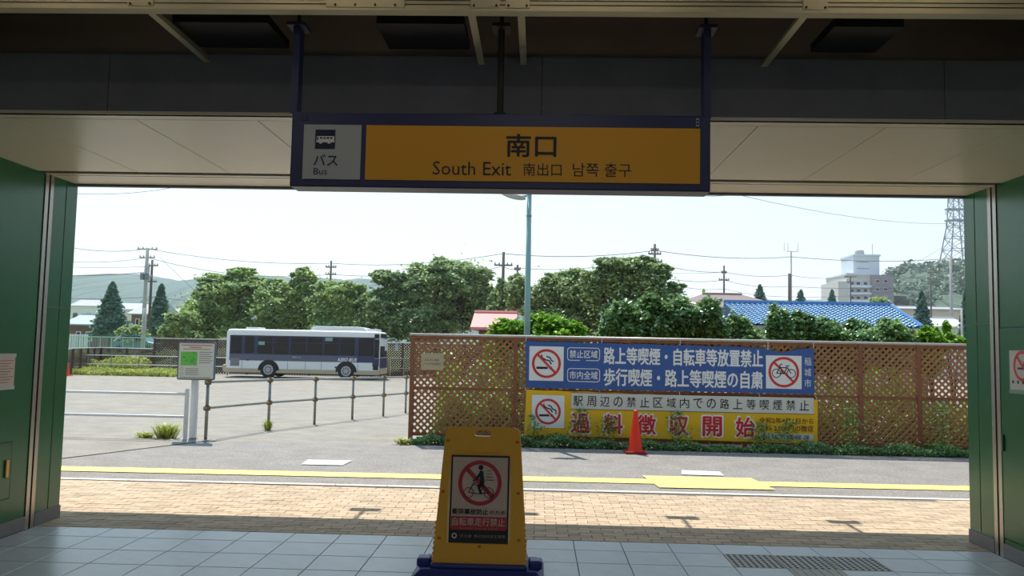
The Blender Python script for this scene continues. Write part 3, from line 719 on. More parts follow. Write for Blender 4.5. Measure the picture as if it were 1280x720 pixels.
for x, y in ((657, 489), (750, 492), (850, 494), (950, 496), (1021, 499)):
    a_ = at(x, y, FY-.06); b = MB(); b.tube([a_, (a_[0]-.01, FY-.02, a_[2]+.06)], .004, 5); obj('tie', b, white_m, t)

# ================================================================ STREET FURNITURE
# traffic cone
c0 = atz(794, 566); cn = thing('traffic_cone', c0, 'orange traffic cone in front of the yellow banner', 'traffic cone')
b = MB(); b.lathe(c0[0], c0[1], [(.13, .03), (.115, .06), (.03, .66), (.018, .67)], 20); obj('cone_body', b, orange_m, cn, smooth=False)
b = MB(); b.prism_y([(0, 0)]*0 or rrect(c0[0]-.17, 0, c0[0]+.17, .03, .008, 2), c0[1]-.17, c0[1]+.17); obj('cone_base', b, mat('cone_base_dark', (170, 36, 18), .6), cn)
# street lamp behind the fence
LX, LY = -.19, 14.45
lamp = thing('street_lamp', (LX, LY, gz(LY)), 'pale green street lamp pole rising behind the lattice fence', 'street lamp')
zt = at(660, 243, LY)[2]
b = MB(); b.tube([(LX, LY, -.02), (LX, LY, 2.3), (LX, LY, zt+.03)], [.062, .055, .042], 14); obj('pole', b, pole_m, lamp, smooth=True)
b = MB(); b.lathe(LX, LY, [(.05, zt), (.055, zt+.02), (.03, zt+.05)], 14); obj('pole_cap', b, pole_m, lamp)
b = MB(); zc = at(660, 270, LY)[2]; b.lathe(LX, LY, [(.052, zc-.012), (.052, zc+.012)], 14); obj('collar', b, galv_m, lamp)
b = MB(); b.tube([(LX, LY, zt-.02), (LX-.12, LY+.03, zt-.03)], .022, 8); obj('arm', b, pole_m, lamp)
b = MB(); n = 16; sec = []
for i in range(9):
    u_ = i/8; x = LX-.07-.44*u_; hw = .10*math.sin(math.pi*min(1, .18+u_*.8))**.6; hz = .055*math.sin(math.pi*min(.97, .15+u_*.82))**.7+.004
    zc = zt-.055+.075*u_
    sec.append([(x, LY+.03+hw*math.cos(2*math.pi*j/n), zc+hz*math.sin(2*math.pi*j/n)*(1.15 if math.sin(2*math.pi*j/n) < 0 else .5)) for j in range(n)])
b.add([p for s__ in sec for p in s__], [(i*n+j, i*n+(j+1) % n, (i+1)*n+(j+1) % n, (i+1)*n+j) for i in range(8) for j in range(n)]+[tuple(range(n)), tuple(range(8*n, 9*n))[::-1]])
obj('lamp_head', b, mat('lamp_grey', (176, 182, 182), .4), lamp, smooth=True)
# map notice board
BY = 13.55
sb = thing('map_board', (-5.66, BY, 0), 'square notice board with a green map on a white post', 'notice board')
X0, Z0, X1, Z1 = pbox(222.5, 427.5, 269.5, 475, BY-.03)
b = MB(); b.prism_y(rrect(X0, Z0, X1, Z1, .03), BY-.045, BY-.015); obj('board_frame', b, mat('frame_bluegrey', (92, 110, 128), .5), sb)
q_ = .022; b = MB(); b.prism_y(rrect(X0+q_, Z0+q_, X1-q_, Z1-q_, .015), BY-.048, BY-.04); fc = obj('board_face', b, mat('board_face', (214, 214, 204), .6), sb)
G = BY-.050; W0 = X1-X0; H0 = Z1-Z0
def bx_(a, b_, c, d): return (X0+W0*a, Z1-H0*d, X0+W0*c, Z1-H0*b_)
flat('map_print', [rect(*bx_(.08, .26, .52, .62))], mat('map_green', (110, 196, 84), .6), fc, G)
mg = []
for i in range(26):
    a_ = bx_(random.uniform(.09, .45), random.uniform(.27, .58), 0, 0); aa = random.choice((.5, -.6, 1.0)); l_ = .05
    mg.append(seg(a_[0], a_[3], a_[0]+l_*math.cos(aa), min(a_[3]+l_*math.sin(aa)*.5, Z1-H0*.27), .006))
flat('map_print', mg, mat('map_dark', (56, 140, 70), .6), fc, G-.001)
gm = mat('print_grey2', (120, 120, 116), .7); rm = mat('print_rose', (190, 120, 104), .7)
flat('print_lines', [rect(*bx_(.08, .075+.05*0, .92, .1)), rect(*bx_(.3, .13, .62, .155)), rect(*bx_(.14, .18, .86, .2))], rm, fc, G)
flat('print_lines', [rect(*bx_(.57, .26+.055*i, .92-.05*(i % 2), .275+.055*i)) for i in range(6)]+[rect(*bx_(.22, .70+.05*i, .56, .715+.05*i)) for i in range(4)]+[rect(*bx_(.07, .93, .9, .945))], gm, fc, G)
flat('print_ring', ring(*(lambda r_: (r_[0], r_[1]))(bx_(.12, .7, .12, .71)), .022, .027, 18)+ring(*(lambda r_: (r_[0], r_[1]))(bx_(.12, .84, .12, .85)), .022, .027, 18), gm, fc, G)
b = MB(); px0, px1 = at(238.5, 500, BY)[0], at(246, 500, BY)[0]; b.box(px0, BY-.01, 0, px1, BY+.06, Z0+.3); obj('post', b, whitemet_m, sb)
b = MB(); b.box(px0-.02, BY-.02, 0, px1+.02, BY+.08, .012); obj('base_plate', b, galv_m, sb)
# white barrier rail to the left of it
wb_ = thing('white_barrier', (-7.8, 13.45, 0), 'white two-rail barrier beside the map board', 'barrier')
pts_ = (-5.79, -7.9, -10.0)
for x in pts_:
    b = MB(); b.tube([(x, 13.42, 0), (x, 13.42, .815)], .036, 10); b.tube([(x, 13.42, .815), (x, 13.42, .83)], .03, 10); b.box(x-.07, 13.36, 0, x+.05, 13.48, .01); obj('post', b, whitemet_m, wb_)
for z in (.745, .37):
    b = MB(); b.tube([(-5.8, 13.42, z), (-12, 13.47, z)], .022, 8); obj('rail', b, whitemet_m, wb_)
# galvanised pipe railing
pr_ = [(-5.49, 13.53), (-5.15, 15.68), (-4.70, 17.3), (-4.27, 18.96), (-3.80, 20.31), (-3.48, 21.78)]
rl = thing('pipe_railing', (-4.7, 17.3, gz(17.3)), 'galvanised two-rail pipe railing with rusty clamps along the lot edge', 'railing')
rp = []
for i, (x, y) in enumerate(pr_):
    z = gz(y); b = MB(); b.tube([(x, y, z-.02), (x, y, z+.98)], .027, 10); obj('post', b, galv_m, rl, smooth=True); rp.append((x, y, z))
    for h in (.95, .52):
        b = MB(); b.tube([(x-.05, y-.02, z+h), (x+.05, y+.02, z+h)], .045, 8); b.tube([(x, y, z+h-.045), (x, y, z+h+.045)], .04, 8); obj('clamp', b, clamp_m, rl)
for h in (.95, .52):
    b = MB(); a_ = Vector(rp[0])+(Vector(rp[0])-Vector(rp[1])).normalized()*.08
    b.tube([a_+Vector((0, 0, h))]+[(x, y, z+h) for x, y, z in rp]+[(rp[-1][0]+.4, rp[-1][1]+1.4, rp[-1][2]+h)], .024, 10); obj('rail', b, galv_m, rl, smooth=True)

# ================================================================ BUS
BYN, BG = 47.0, -.4          # near side plane, ground
def bpx(x, y, Y=BYN): q = at(x, y, Y); return q[0], q[2]
bus = thing('bus', (-13.6, BYN+1.15, BG), 'white city bus with dark blue side band parked in the lot', 'bus')
bw = mat('bus_white', (226, 226, 224), .35, var=.04, scale=2); bn = mat('bus_navy', (38, 46, 84), .35); bgr = mat('bus_band_grey', (84, 88, 106), .4); btan = mat('bus_tan', (188, 170, 138), .5)
XR0, XF0 = -18.15, -9.12; ZB, ZR = BG+.30, BG+2.80
# body shell: rounded section swept along X
b = MB(); sec = []
yz = []
for (cy_, cz_, a0) in ((BYN+2.3-.18, ZR-.18, 0), (BYN+.18, ZR-.18, 90)):
    for i in range(6):
        t_ = math.radians(a0+90*i/5); yz.append((cy_+.18*math.cos(t_), cz_+.18*math.sin(t_)))
yz = [(BYN+2.3, ZB)]+yz+[(BYN, ZB)]
xs = [(XR0, .86, -.05), (XR0+.10, .97, 0), (XR0+.3, 1, 0), (XF0-.5, 1, 0), (XF0-.15, .985, 0), (XF0, .90, -.02)]
n = len(yz)
for x, s_, dz in xs:
    for (y, z) in yz:
        yc = BYN+1.15; b.v.append((x, yc+(y-yc)*s_, ZB+(z-ZB)*(1-(1-s_)*.35)))
for i in range(len(xs)-1):
    for j in range(n): b.f.append((i*n+j, i*n+(j+1) % n, (i+1)*n+(j+1) % n, (i+1)*n+j)); b.m.append(0)
b.f += [tuple(range(n)), tuple(range((len(xs)-1)*n, len(xs)*n))[::-1]]; b.m += [0, 0]
body = obj('body', b, bw, bus, smooth=False)
def side_panel(name, px, M, d=.01, par=bus, r=0):
    x0, z0 = bpx(px[0], px[3]); x1, z1 = bpx(px[2], px[1]); b = MB()
    b.prism_y(rrect(x0, z0, x1, z1, max(r, .01), 3), BYN-d, BYN+.02); return obj(name, b, M, par)
z_top, z_mid, z_low = ZR-.36, ZR-1.46, ZR-1.82
def sp(name, xa, xb, za, zb, M, d=.01, par=bus, r=.01):
    b = MB(); b.prism_y(rrect(xa, za, xb, zb, r, 3), BYN-d, BYN+.02); return obj(name, b, M, par)
def bx2(p): return XR0+(p-280)/196.*(XF0-XR0)     # pixel along the side -> x on the bus
sp('side_band', bx2(285.5), bx2(469.8), z_mid-.03, z_top, bn, .008)
sp('side_stripe', bx2(285.5), bx2(448), z_low, z_mid, bgr, .010)
sp('side_stripe', bx2(448), bx2(469.8), z_low, z_mid, bn, .010)
wins = [(287, 301), (304.5, 317), (321, 361), (363, 404), (406, 444.5), (449, 468.5)]
for i, (a_, c_) in enumerate(wins):
    dz = -.0 if i not in (1,) else 0
    wf = sp('window', bx2(a_), bx2(c_), z_mid+.03+(.05 if i == 1 else 0), z_top-.05, ink_m, .012, r=.05)
    sp('pane', bx2(a_)+.04, bx2(c_)-.04, z_mid+.07, z_top-.09, glass_m, .014, wf, r=.04)
    if c_-a_ > 30:
        m_ = bx2(a_)+(bx2(c_)-bx2(a_))*.5; sp('mullion', m_-.02, m_+.02, z_mid+.05, z_top-.07, bn, .018, wf)
        sp('transom', bx2(a_)+.04, bx2(c_)-.04, z_top-.40, z_top-.375, bn, .017, wf)
for (a_, c_, zz) in ((322, 330, .55), (407, 416, .85)): sp('window_sticker', bx2(a_), bx2(c_), z_mid+zz, z_mid+zz+.2, mat('sticker', (120, 160, 150), .5), .019)
sp('skirt', bx2(279.5), bx2(476), ZB-.02, ZB+.22, btan, .006)
for p in (302, 360, 382.5, 403, 449): sp('panel_seam', bx2(p)-.012, bx2(p)+.012, ZB+.2, z_low, mat('seam_grey', (130, 130, 130), .6), .009)
sp('vent_grille', bx2(287), bx2(298.5), ZB+.35, ZB+.80, mat('grille_grey', (120, 120, 122), .6), .012)
sp('side_marker', bx2(308), bx2(310.5), z_low-.02, z_low+.05, ink_m, .014)
sp('fuel_door', bx2(420), bx2(423), ZB+.32, ZB+.42, ink_m, .012)
text('KEIO BUS', bx2(423.5), z_low+.05, bx2(448), z_low+.24, BYN-.014, white_m, bus, bold=.02, shear=.35)
text('京王バス', bx2(366), z_low+.2, bx2(377), z_low+.27, BYN-.014, white_m, bus)
# wheels
for p in (336, 434.5):
    X = bx2(p); zc = BG+.47
    b = MB(); b.prism_y([(X+.62*math.cos(math.pi*i/16), max(ZB-.03, zc-.05)+.62*math.sin(math.pi*i/16)) for i in range(17)], BYN-.016, BYN+.03); obj('wheel_arch', b, ink_m, bus)
    for yn in (BYN+.02, BYN+1.98):
        def ycyl(r, y0, y1, n_=24):
            m_ = MB(); m_.v = [(X+r*math.cos(2*math.pi*j/n_), y, zc+r*math.sin(2*math.pi*j/n_)) for y in (y0, y1) for j in range(n_)]
            m_.f = [tuple(range(n_)), tuple(range(n_, 2*n_))[::-1]]+[(j, (j+1) % n_, n_+(j+1) % n_, n_+j) for j in range(n_)]; m_.m = [0]*len(m_.f); return m_
        w_ = obj('wheel', ycyl(.47, yn-.06, yn+.26), black_m, bus)
        if yn < BYN+1:
            obj('hub', ycyl(.29, yn-.075, yn-.05), mat('hub_grey', (168, 168, 170), .4, .5), w_)
            hb = MB()
            for j in range(8):
                a_ = 2*math.pi*j/8; hb.box(X+.17*math.cos(a_)-.035, yn-.085, zc+.17*math.sin(a_)-.035, X+.17*math.cos(a_)+.035, yn-.07, zc+.17*math.sin(a_)+.035)
            obj('hub_holes', hb, ink_m, w_)
# front face (at +X), rear bumper
fx = XF0
b = MB(); b.hexa([(fx-.02, BYN+.20, ZB+1.0), (fx+.03, BYN+.20, ZB+1.0), (fx+.03, BYN+2.1, ZB+1.0), (fx-.02, BYN+2.1, ZB+1.0), (fx-.10, BYN+.22, ZR-.42), (fx-.02, BYN+.22, ZR-.42), (fx-.02, BYN+2.08, ZR-.42), (fx-.10, BYN+2.08, ZR-.42)]); obj('windscreen', b, glass_m, bus)
sp('front_corner_glass', XF0-.36, XF0-.03, ZB+.95, ZR-.46, glass_m, .004, r=.04)
sp('front_corner_panel', XF0-.40, XF0-.02, z_low-.2, ZB+.93, bn, .004, r=.02)
sp('front_lamp', XF0-.36, XF0-.06, ZB+.26, ZB+.52, ink_m, .006, r=.04)
sp('destination_side', XF0-.32, XF0-.04, ZR-.42, ZR-.16, ink_m, .004, r=.04)
b = MB(); b.box(fx-.08, BYN+.25, ZR-.40, fx+.02, BYN+2.05, ZR-.14); obj('destination_sign', b, ink_m, bus)
b = MB(); b.box(fx-.1, BYN+.1, ZB, fx+.06, BYN+2.2, ZB+.35); obj('front_bumper', b, btan, bus, bevel=.04)
b = MB(); b.box(fx-.02, BYN+.12, ZB+.36, fx+.035, BYN+2.18, ZB+.95); obj('front_panel', b, bn, bus)
b = MB(); b.box(XR0-.16, BYN+.08, ZB+.02, XR0+.2, BYN+2.2, ZB+.42); obj('rear_bumper', b, btan, bus, bevel=.05)
b = MB(); b.tube([(fx-.15, BYN-.02, ZR-.45), (fx+.15, BYN-.15, ZR-.4), (fx+.42, BYN-.15, ZR-.5), (fx+.42, BYN-.15, ZR-.75)], .025, 6); b.box(fx+.34, BYN-.2, ZR-1.1, fx+.5, BYN-.1, ZR-.72); obj('mirror', b, mat('mirror_grey', (180, 182, 184), .4), bus)
b = MB(); b.tube([(fx-.05, BYN+2.3, ZR-.45), (fx+.4, BYN+2.3, ZR-.35), (fx+.6, BYN+2.3, ZR-.5), (fx+.6, BYN+2.3, ZR-.8)], .03, 6); b.box(fx+.5, BYN+2.2, ZR-1.1, fx+.68, BYN+2.4, ZR-.75); obj('mirror', b, mat('mirror_grey', (180, 182, 184), .4), bus)
b = MB(); xa, xb = bx2(386), bx2(456); b.prism_y([(xa, ZR-.02), (xb+.2, ZR-.02), (xb-.1, ZR+.2), (xb-.4, ZR+.25), (xa+.35, ZR+.25), (xa+.1, ZR+.18)], BYN+.3, BYN+2.0); obj('air_conditioner', b, bw, bus, bevel=.03)
b = MB(); b.prism_y(rrect(bx2(301.5), ZR-.02, bx2(317), ZR+.12, .05, 3), BYN+.5, BYN+1.8); obj('roof_vent', b, bw, bus)
b = MB(); b.prism_y(rrect(bx2(456), ZR-.02, bx2(470), ZR+.14, .05, 3), BYN+.5, BYN+1.8); obj('roof_vent', b, bw, bus)
b = MB(); b.box(XR0+.3, BYN+.1, BG+.22, XF0-.3, BYN+2.2, ZB+.02); obj('underbody', b, black_m, bus)

# ================================================================ FOLIAGE
LEAF = {}
def leafmat(name, rgb, rgb2, isl=.6, tr=.4):
    return mat(name, rgb, .45, var=.5, scale=.5, rgb2=rgb2, island=isl, transl=tr, spec=.35)
L_mid = leafmat('leaf_mid', (184, 200, 122), (142, 170, 116))
L_dark = leafmat('leaf_dark', (172, 188, 128), (128, 154, 106))
L_shrub = leafmat('leaf_shrub', (152, 182, 112), (104, 140, 92))
L_gloss = mat('leaf_gloss', (116, 152, 108), .28, var=.5, scale=1.2, rgb2=(132, 160, 84), island=.4, transl=.3, spec=.7)
L_bright = leafmat('leaf_bright', (146, 186, 62), (110, 158, 50), .3, .4)
L_conif = leafmat('leaf_conifer', (112, 148, 128), (82, 118, 104), .3, .15)
L_grass = leafmat('leaf_grass', (190, 194, 100), (156, 168, 82), .3, .3)
L_far = leafmat('leaf_far', (114, 136, 106), (88, 112, 88), .3, .2)
def leaves_mesh(name, C, size, M, parent, upbias=.5, aspect=.6, kind='stuff', **kw):
    N = len(C)
    nrm = RNG.normal(size=(N, 3)); nrm /= np.linalg.norm(nrm, axis=1)[:, None]; nrm[:, 2] = np.abs(nrm[:, 2])+upbias
    nrm /= np.linalg.norm(nrm, axis=1)[:, None]
    t = RNG.normal(size=(N, 3)); t -= nrm*(t*nrm).sum(1)[:, None]; t /= np.linalg.norm(t, axis=1)[:, None]
    u = np.cross(nrm, t); s = size*RNG.uniform(.6, 1.35, (N, 1))
    P = np.stack([C-t*s*.5, C+u*s*.5*aspect+nrm*s*.10, C+t*s*.5, C-u*s*.5*aspect+nrm*s*.10], 1).reshape(-1, 3)
    if parent is not None: P = P-np.array(wloc(parent))
    me = bpy.data.meshes.new(name); me.vertices.add(4*N); me.vertices.foreach_set('co', P.astype(np.float32).ravel())
    idx = np.arange(4*N).reshape(N, 4); tri = idx[:, [0, 1, 2, 0, 2, 3]].ravel()
    me.loops.add(6*N); me.loops.foreach_set('vertex_index', tri.astype(np.int32))
    me.polygons.add(2*N); me.polygons.foreach_set('loop_start', np.arange(0, 6*N, 3, dtype=np.int32))
    me.materials.append(M); me.update(calc_edges=True); me.validate()
    o = bpy.data.objects.new(name, me); COL.objects.link(o)
    if parent: o.parent = parent
    return props(o, kind=kind, **kw)
def blobs(ells, n, Rb=.155, squash=.8, fill=.25):
    """leaf points: every ellipsoid (c, r) gets sub-clusters near its skin, leaves gather round each"""
    vol = np.array([e[1][0]*e[1][2] for e in ells]); vol = vol/vol.sum(); out_ = []; cl = []
    for (c, r), v in zip(ells, vol):
        k = 60; c = np.array(c); r = np.array(r)
        d = RNG.normal(size=(k, 3)); d /= np.linalg.norm(d, axis=1)[:, None]
        cc = c+d*r*RNG.uniform(.3, 1.0, (k, 1)); cl += [tuple(q) for q in cc]
        nn = int(n*v)
        w_ = RNG.integers(0, k, nn); q = RNG.normal(size=(nn, 3))*.5; rad = 1.0
        p = cc[w_]+q*rad*r*Rb*np.array([1.15, 1.15, squash])*1.25
        no_ = int(nn*.10); out_.append(c+RNG.normal(size=(no_, 3))*r*.47)
        nf = int(nn*fill); f = RNG.normal(size=(nf, 3)); f /= np.linalg.norm(f, axis=1)[:, None]
        out_ += [p, c+f*r*RNG.uniform(0, 1, (nf, 1))**.4*.9]
    return np.concatenate(out_), cl
def tree(name, label, cat, Y, spec, base, n, leaf, M, group=None, trunk=True, dy=1., upb=.5, fill=.25, ground=None, tr=None, part='crown', ragged=False):
    """spec: crown lobes as (px, py, rx, ry) seen at depth Y (+ optional depth offset); all real ellipsoids there"""
    s = Y/FPX; ells = []
    for e in spec:
        off = e[4] if len(e) > 4 else RNG.uniform(-.5, .5)*e[2]*s
        c = at(e[0], e[1], Y+off); ells.append((c, (e[2]*s, e[2]*s*dy, e[3]*s)))
        if ragged:                     # sprays standing out of the lobe's upper edge
            for _ in range(6):
                th = RNG.uniform(.1, math.pi-.1); q = RNG.uniform(.8, 1.12); f_ = RNG.uniform(.16, .3)
                ells.append((c+np.array([math.cos(th)*e[2]*s*q, RNG.uniform(-.4, .4)*e[2]*s, math.sin(th)*e[3]*s*q]), (e[2]*s*f_*1.5, e[2]*s*f_, e[3]*s*f_)))
    bx = at(base, 430, Y); g = gz(Y) if ground is None else ground
    t = thing(name, (bx[0], Y, g), label, cat, group)
    C_, cl = blobs(ells, int(n*1.3), fill=fill); C_ = C_[C_[:, 2] > g+.05]
    leaves_mesh(part, C_, leaf, M, t, upbias=upb)
    if trunk:
        mb = MB(); top = max(c[2] for c, r in ells); r0 = tr or max(.03, (top-g)*.022)
        fork = g+(top-g)*.35; mb.tube([(bx[0], Y, g-.05), (bx[0]+.05, Y, fork)], [r0, r0*.8], 7)
        for c, r in ells:
            mid = ((bx[0]+c[0])/2, (Y+c[1])/2, fork+(c[2]-fork)*.45)
            mb.tube([(bx[0]+.05, Y, fork-.1), mid, tuple(c), (c[0]+r[0]*.2, c[1], c[2]+r[2]*.6)], [r0*.6, r0*.42, r0*.22, r0*.06], 5)
            for q in random.sample(cl, min(3, len(cl))):
                if abs(q[0]-c[0]) < r[0] and abs(q[2]-c[2]) < r[2]: mb.tube([tuple(c), q], [r0*.2, r0*.05], 4)
        obj('trunk', mb, bark_m, t)
    return t
def far_g(x, Y): return .65+.0045*(Y-62) if (x < -8 and Y >= 62) else gz(Y)
def conifer(label, Y, px, top, bot, rx, n, leaf, M, ground=None):
    s = Y/FPX; a = at(px, top, Y); g = at(px, bot, Y)[2]; H = a[2]-g; R = rx*s
    gg = far_g(a[0], Y); g = max(g, gg+.1); H = a[2]-g
    t = thing('conifer', (a[0], Y, gg), label, 'tree')
    tiers = 11; nn = n; k = RNG.uniform(0, 1, nn)**.75      # 0 top .. 1 bottom
    z = a[2]-k*H*.93; ang = RNG.uniform(0, 2*math.pi, nn); lob = 1+.36*np.sin(ang*4+np.floor(k*tiers)*1.7)+RNG.normal(size=nn)*.07
    rad = R*(k**.8*.95+.03)*lob*(.72+.28*((k*tiers) % 1))*RNG.uniform(.25, 1, nn)**.5
    P = np.stack([a[0]+rad*np.cos(ang), Y+rad*np.sin(ang), z-rad*.12], 1)
    leaves_mesh('needles', P, leaf, M, t, upbias=.3)
    mb = MB(); mb.tube([(a[0], Y, gg-.1), (a[0], Y, a[2]-.1)], [R*.09, .02], 6); obj('trunk', mb, bark_m, t)
    return t
G2 = 'broadleaf trees behind the bus'
tree('broadleaf_tree', 'green tree with thin airy top behind the rear of the bus', 'tree', 62, [(255, 388, 28, 24), (290, 382, 30, 26), (272, 350, 24, 7), (300, 342, 18, 6), (285, 362, 34, 12), (318, 372, 28, 22), (322, 356, 18, 8), (250, 410, 26, 20), (300, 412, 30, 18)], 285, 40000, .27, L_mid, fill=.2, ragged=True)
tree('broadleaf_tree', 'green round-topped tree behind the middle of the bus', 'tree', 60, [(345, 382, 28, 24), (382, 350, 15, 14), (400, 376, 22, 22), (350, 360, 20, 10), (378, 380, 28, 26), (350, 372, 18, 14), (360, 408, 34, 20)], 368, 42000, .23, L_mid, fill=.35, ragged=True)
tree('broadleaf_tree', 'yellowish green tree behind the front end of the bus', 'tree', 58, [(425, 372, 28, 18), (408, 360, 16, 8), (445, 390, 26, 24), (412, 392, 24, 24), (432, 412, 36, 18)], 430, 36000, .22, L_mid, fill=.4, ragged=True)
tree('broadleaf_tree', 'broad grey-green tree with a domed top above the left end of the lattice fence', 'tree', 57, [(478, 398, 34, 30), (500, 372, 28, 24), (482, 348, 18, 9), (530, 360, 34, 28), (558, 338, 22, 14), (575, 352, 34, 24), (598, 372, 26, 22), (560, 395, 44, 26), (520, 404, 40, 26), (603, 396, 20, 16)], 545, 76000, .25, L_dark, fill=.25, ragged=True)
tree('broadleaf_tree', 'thin-leaved grey-green tree just to the right of the street lamp', 'tree', 46, [(700, 348, 16, 8), (716, 362, 30, 20), (690, 372, 26, 22), (735, 378, 26, 26), (700, 396, 36, 20), (745, 400, 26, 22), (678, 392, 18, 24), (645, 372, 12, 22)], 705, 40000, .18, L_dark, fill=.2, ragged=True)
tree('broadleaf_tree', 'tall dark green tree with spreading top at the centre-right skyline', 'tree', 42, [(768, 332, 22, 9), (752, 350, 22, 14), (800, 334, 20, 12), (780, 358, 34, 24), (812, 352, 24, 18), (822, 372, 22, 20), (790, 388, 42, 22), (835, 392, 18, 18), (842, 362, 12, 8), (742, 366, 20, 14), (818, 338, 16, 8)], 792, 60000, .19, L_dark, fill=.3, ragged=True)
tree('broadleaf_tree', 'pale sparse young tree between the two wooden poles', 'tree', 50, [(634, 372, 16, 20), (648, 358, 12, 14), (625, 392, 14, 14)], 640, 3500, .2, L_dark, fill=.3, ragged=True)
# shrubs behind the fence
HS = [('broad glossy shrub', (775, 404, 26, 28), 15.8, L_gloss), ('tallest glossy shrub', (812, 396, 26, 30), 15.9, L_gloss), ('dense glossy shrub', (850, 398, 26, 28), 16, L_gloss), ('rounded glossy shrub', (884, 398, 22, 26), 16, L_gloss)]
gl = ['glossy dark shrub above the lettering at the left half of the blue banner', 'glossy shrub with yellowish tips beneath the tall dark tree', 'tallest of the glossy shrubs, beside the brown roof', 'glossy shrub at the left edge of the blue tiled roof']
for (nm, (x, y, rx, ry), Y, M), lb in zip(HS, gl):
    tree('glossy_shrub', lb, 'shrub', Y, [(x, y, rx, ry), (x-rx*.4, y+ry*.6, rx*.8, ry*.8), (x+rx*.5, y+ry*.7, rx*.8, ry*.8), (x+2, y-ry*.55, rx*.5, ry*.5), (x, y+ry*2, rx, ry*1.2)], x, 3600, .10, M, fill=.7, dy=.8)
tree('bright_bush', 'bright yellow-green bush at the foot of the street lamp behind the fence', 'bush', 16.2, [(640, 412, 28, 14), (690, 408, 26, 16), (672, 402, 20, 12), (715, 414, 20, 12), (640, 440, 40, 26), (700, 440, 40, 26)], 675, 9000, .10, L_bright, fill=.5, dy=.7)
hl = ['low leafy shrub below the left corner of the blue roof', 'small pointed shrub in front of the blue roof', 'dark upright shrub in front of the blue roof, next right of the pointed one', 'round leafy shrub in front of the middle of the blue roof', 'wide low shrub in front of the right half of the blue roof', 'leafy shrub below the right end of the blue roof', 'young pale shrub before the small reddish-brown roof']
hs_ = [(922, 412, 22, 18, L_shrub), (973, 408, 15, 26, L_gloss), (1002, 408, 19, 20, L_gloss), (1035, 414, 20, 16, L_shrub), (1070, 415, 24, 16, L_gloss), (1112, 414, 22, 16, L_shrub), (1162, 422, 13, 14, L_bright)]
for lb, (x, y, rx, ry, M) in zip(hl, hs_):
    tree('garden_shrub', lb, 'shrub', 16.5, [(x, y+2, rx*1.15, ry), (x-5, y-ry*.5, rx*.5, ry*.6), (x+7, y-ry*.1, rx*.5, ry*.8), (x+8, y+ry*.8, rx*1.4, ry), (x, y+ry*2.2, rx*1.3, ry*1.4)], x, 3600, .09, M, fill=.7, dy=.8)
tree('garden_shrub', 'slender upright sapling close to the right green wall above the fence', 'shrub', 17, [(1188, 424, 8, 10), (1183, 412, 5, 12), (1200, 428, 9, 8)], 1188, 900, .08, L_bright, fill=.5)
# growth seen through the lattice
low = MB()
def lowgrowth(label, x0, x1, y0, y1, h0, h1, n, leaf, M, nm='undergrowth'):
    X = RNG.uniform(x0, x1, n); Yv = RNG.uniform(y0, y1, n); hh = h0+(h1-h0)*(.5+.5*np.sin(X*2.1+1)*np.cos(X*.9)); Z = RNG.uniform(0, 1, n)**.9*hh*(.7+.3*np.sin(X*9+Yv*4))
    g_ = np.array([gz(v) for v in Yv])
    o = leaves_mesh(nm, np.stack([X, Yv, g_+Z], 1), leaf, M, None); props(o, label, 'plants'); return o
lowgrowth('dark leafy undergrowth behind the banners', -.3, 4.8, 14.9, 16.2, .9, 1.7, 14000, .10, L_shrub)
lowgrowth('yellow-green undergrowth seen through the right part of the lattice', 4.6, 9.2, 14.8, 16.2, .7, 1.6, 12000, .10, L_bright)
lowgrowth('sparse weeds behind the left end of the lattice', -1.9, -.2, 14.4, 16.5, .2, 1.5, 2600, .09, L_shrub)
lowgrowth('yellow-green climbing growth behind the upper left bay of the lattice', -1.75, -.25, 14.3, 14.9, 1.3, 1.85, 1500, .10, L_bright)
lowgrowth('dark shrub growth behind the small cream plaque', -1.9, -.2, 15.0, 15.8, 1.3, 2.0, 3200, .11, L_shrub)
ivy = lowgrowth('dark green ivy strip along the foot of the lattice fence', -2.1, 9.2, 13.45, 13.86, .08, .22, 22000, .05, L_shrub, 'ivy_strip')
for i, (x, hgt, lb) in enumerate(((-.05, .5, 'weed climbing on the yellow banner below its no-smoking sign'), (.75, .62, 'tall weed in front of the yellow banner, left of the cone'), (1.2, .5, 'weed at the left of the orange cone'), (2.35, .62, 'weed reaching the red lettering right of the cone'), (3.7, .45, 'weed under the small brown lettering of the yellow banner'), (4.15, .5, 'weed at the right end of the yellow banner'), (5.2, .75, 'leafy weed against the lattice right of the banners'), (6.65, .85, 'tallest weed against the lattice near the right wall'))):
    n = 230; t = thing('weed', (x, 13.72, 0), lb, 'weed'); zz = RNG.uniform(0, 1, n); sp_ = .16*(1-zz*.8)+.02
    C_ = np.stack([x+RNG.normal(size=n)*sp_, 13.72+RNG.normal(size=n)*.04, zz*hgt], 1); leaves_mesh('leaves', C_, .055, L_shrub, t)
    b = MB(); b.tube([(x, 13.72, 0), (x+.03, 13.72, hgt*.9)], [.008, .003], 5); obj('stem', b, mat('weed_stem', (96, 120, 60), .8), t)
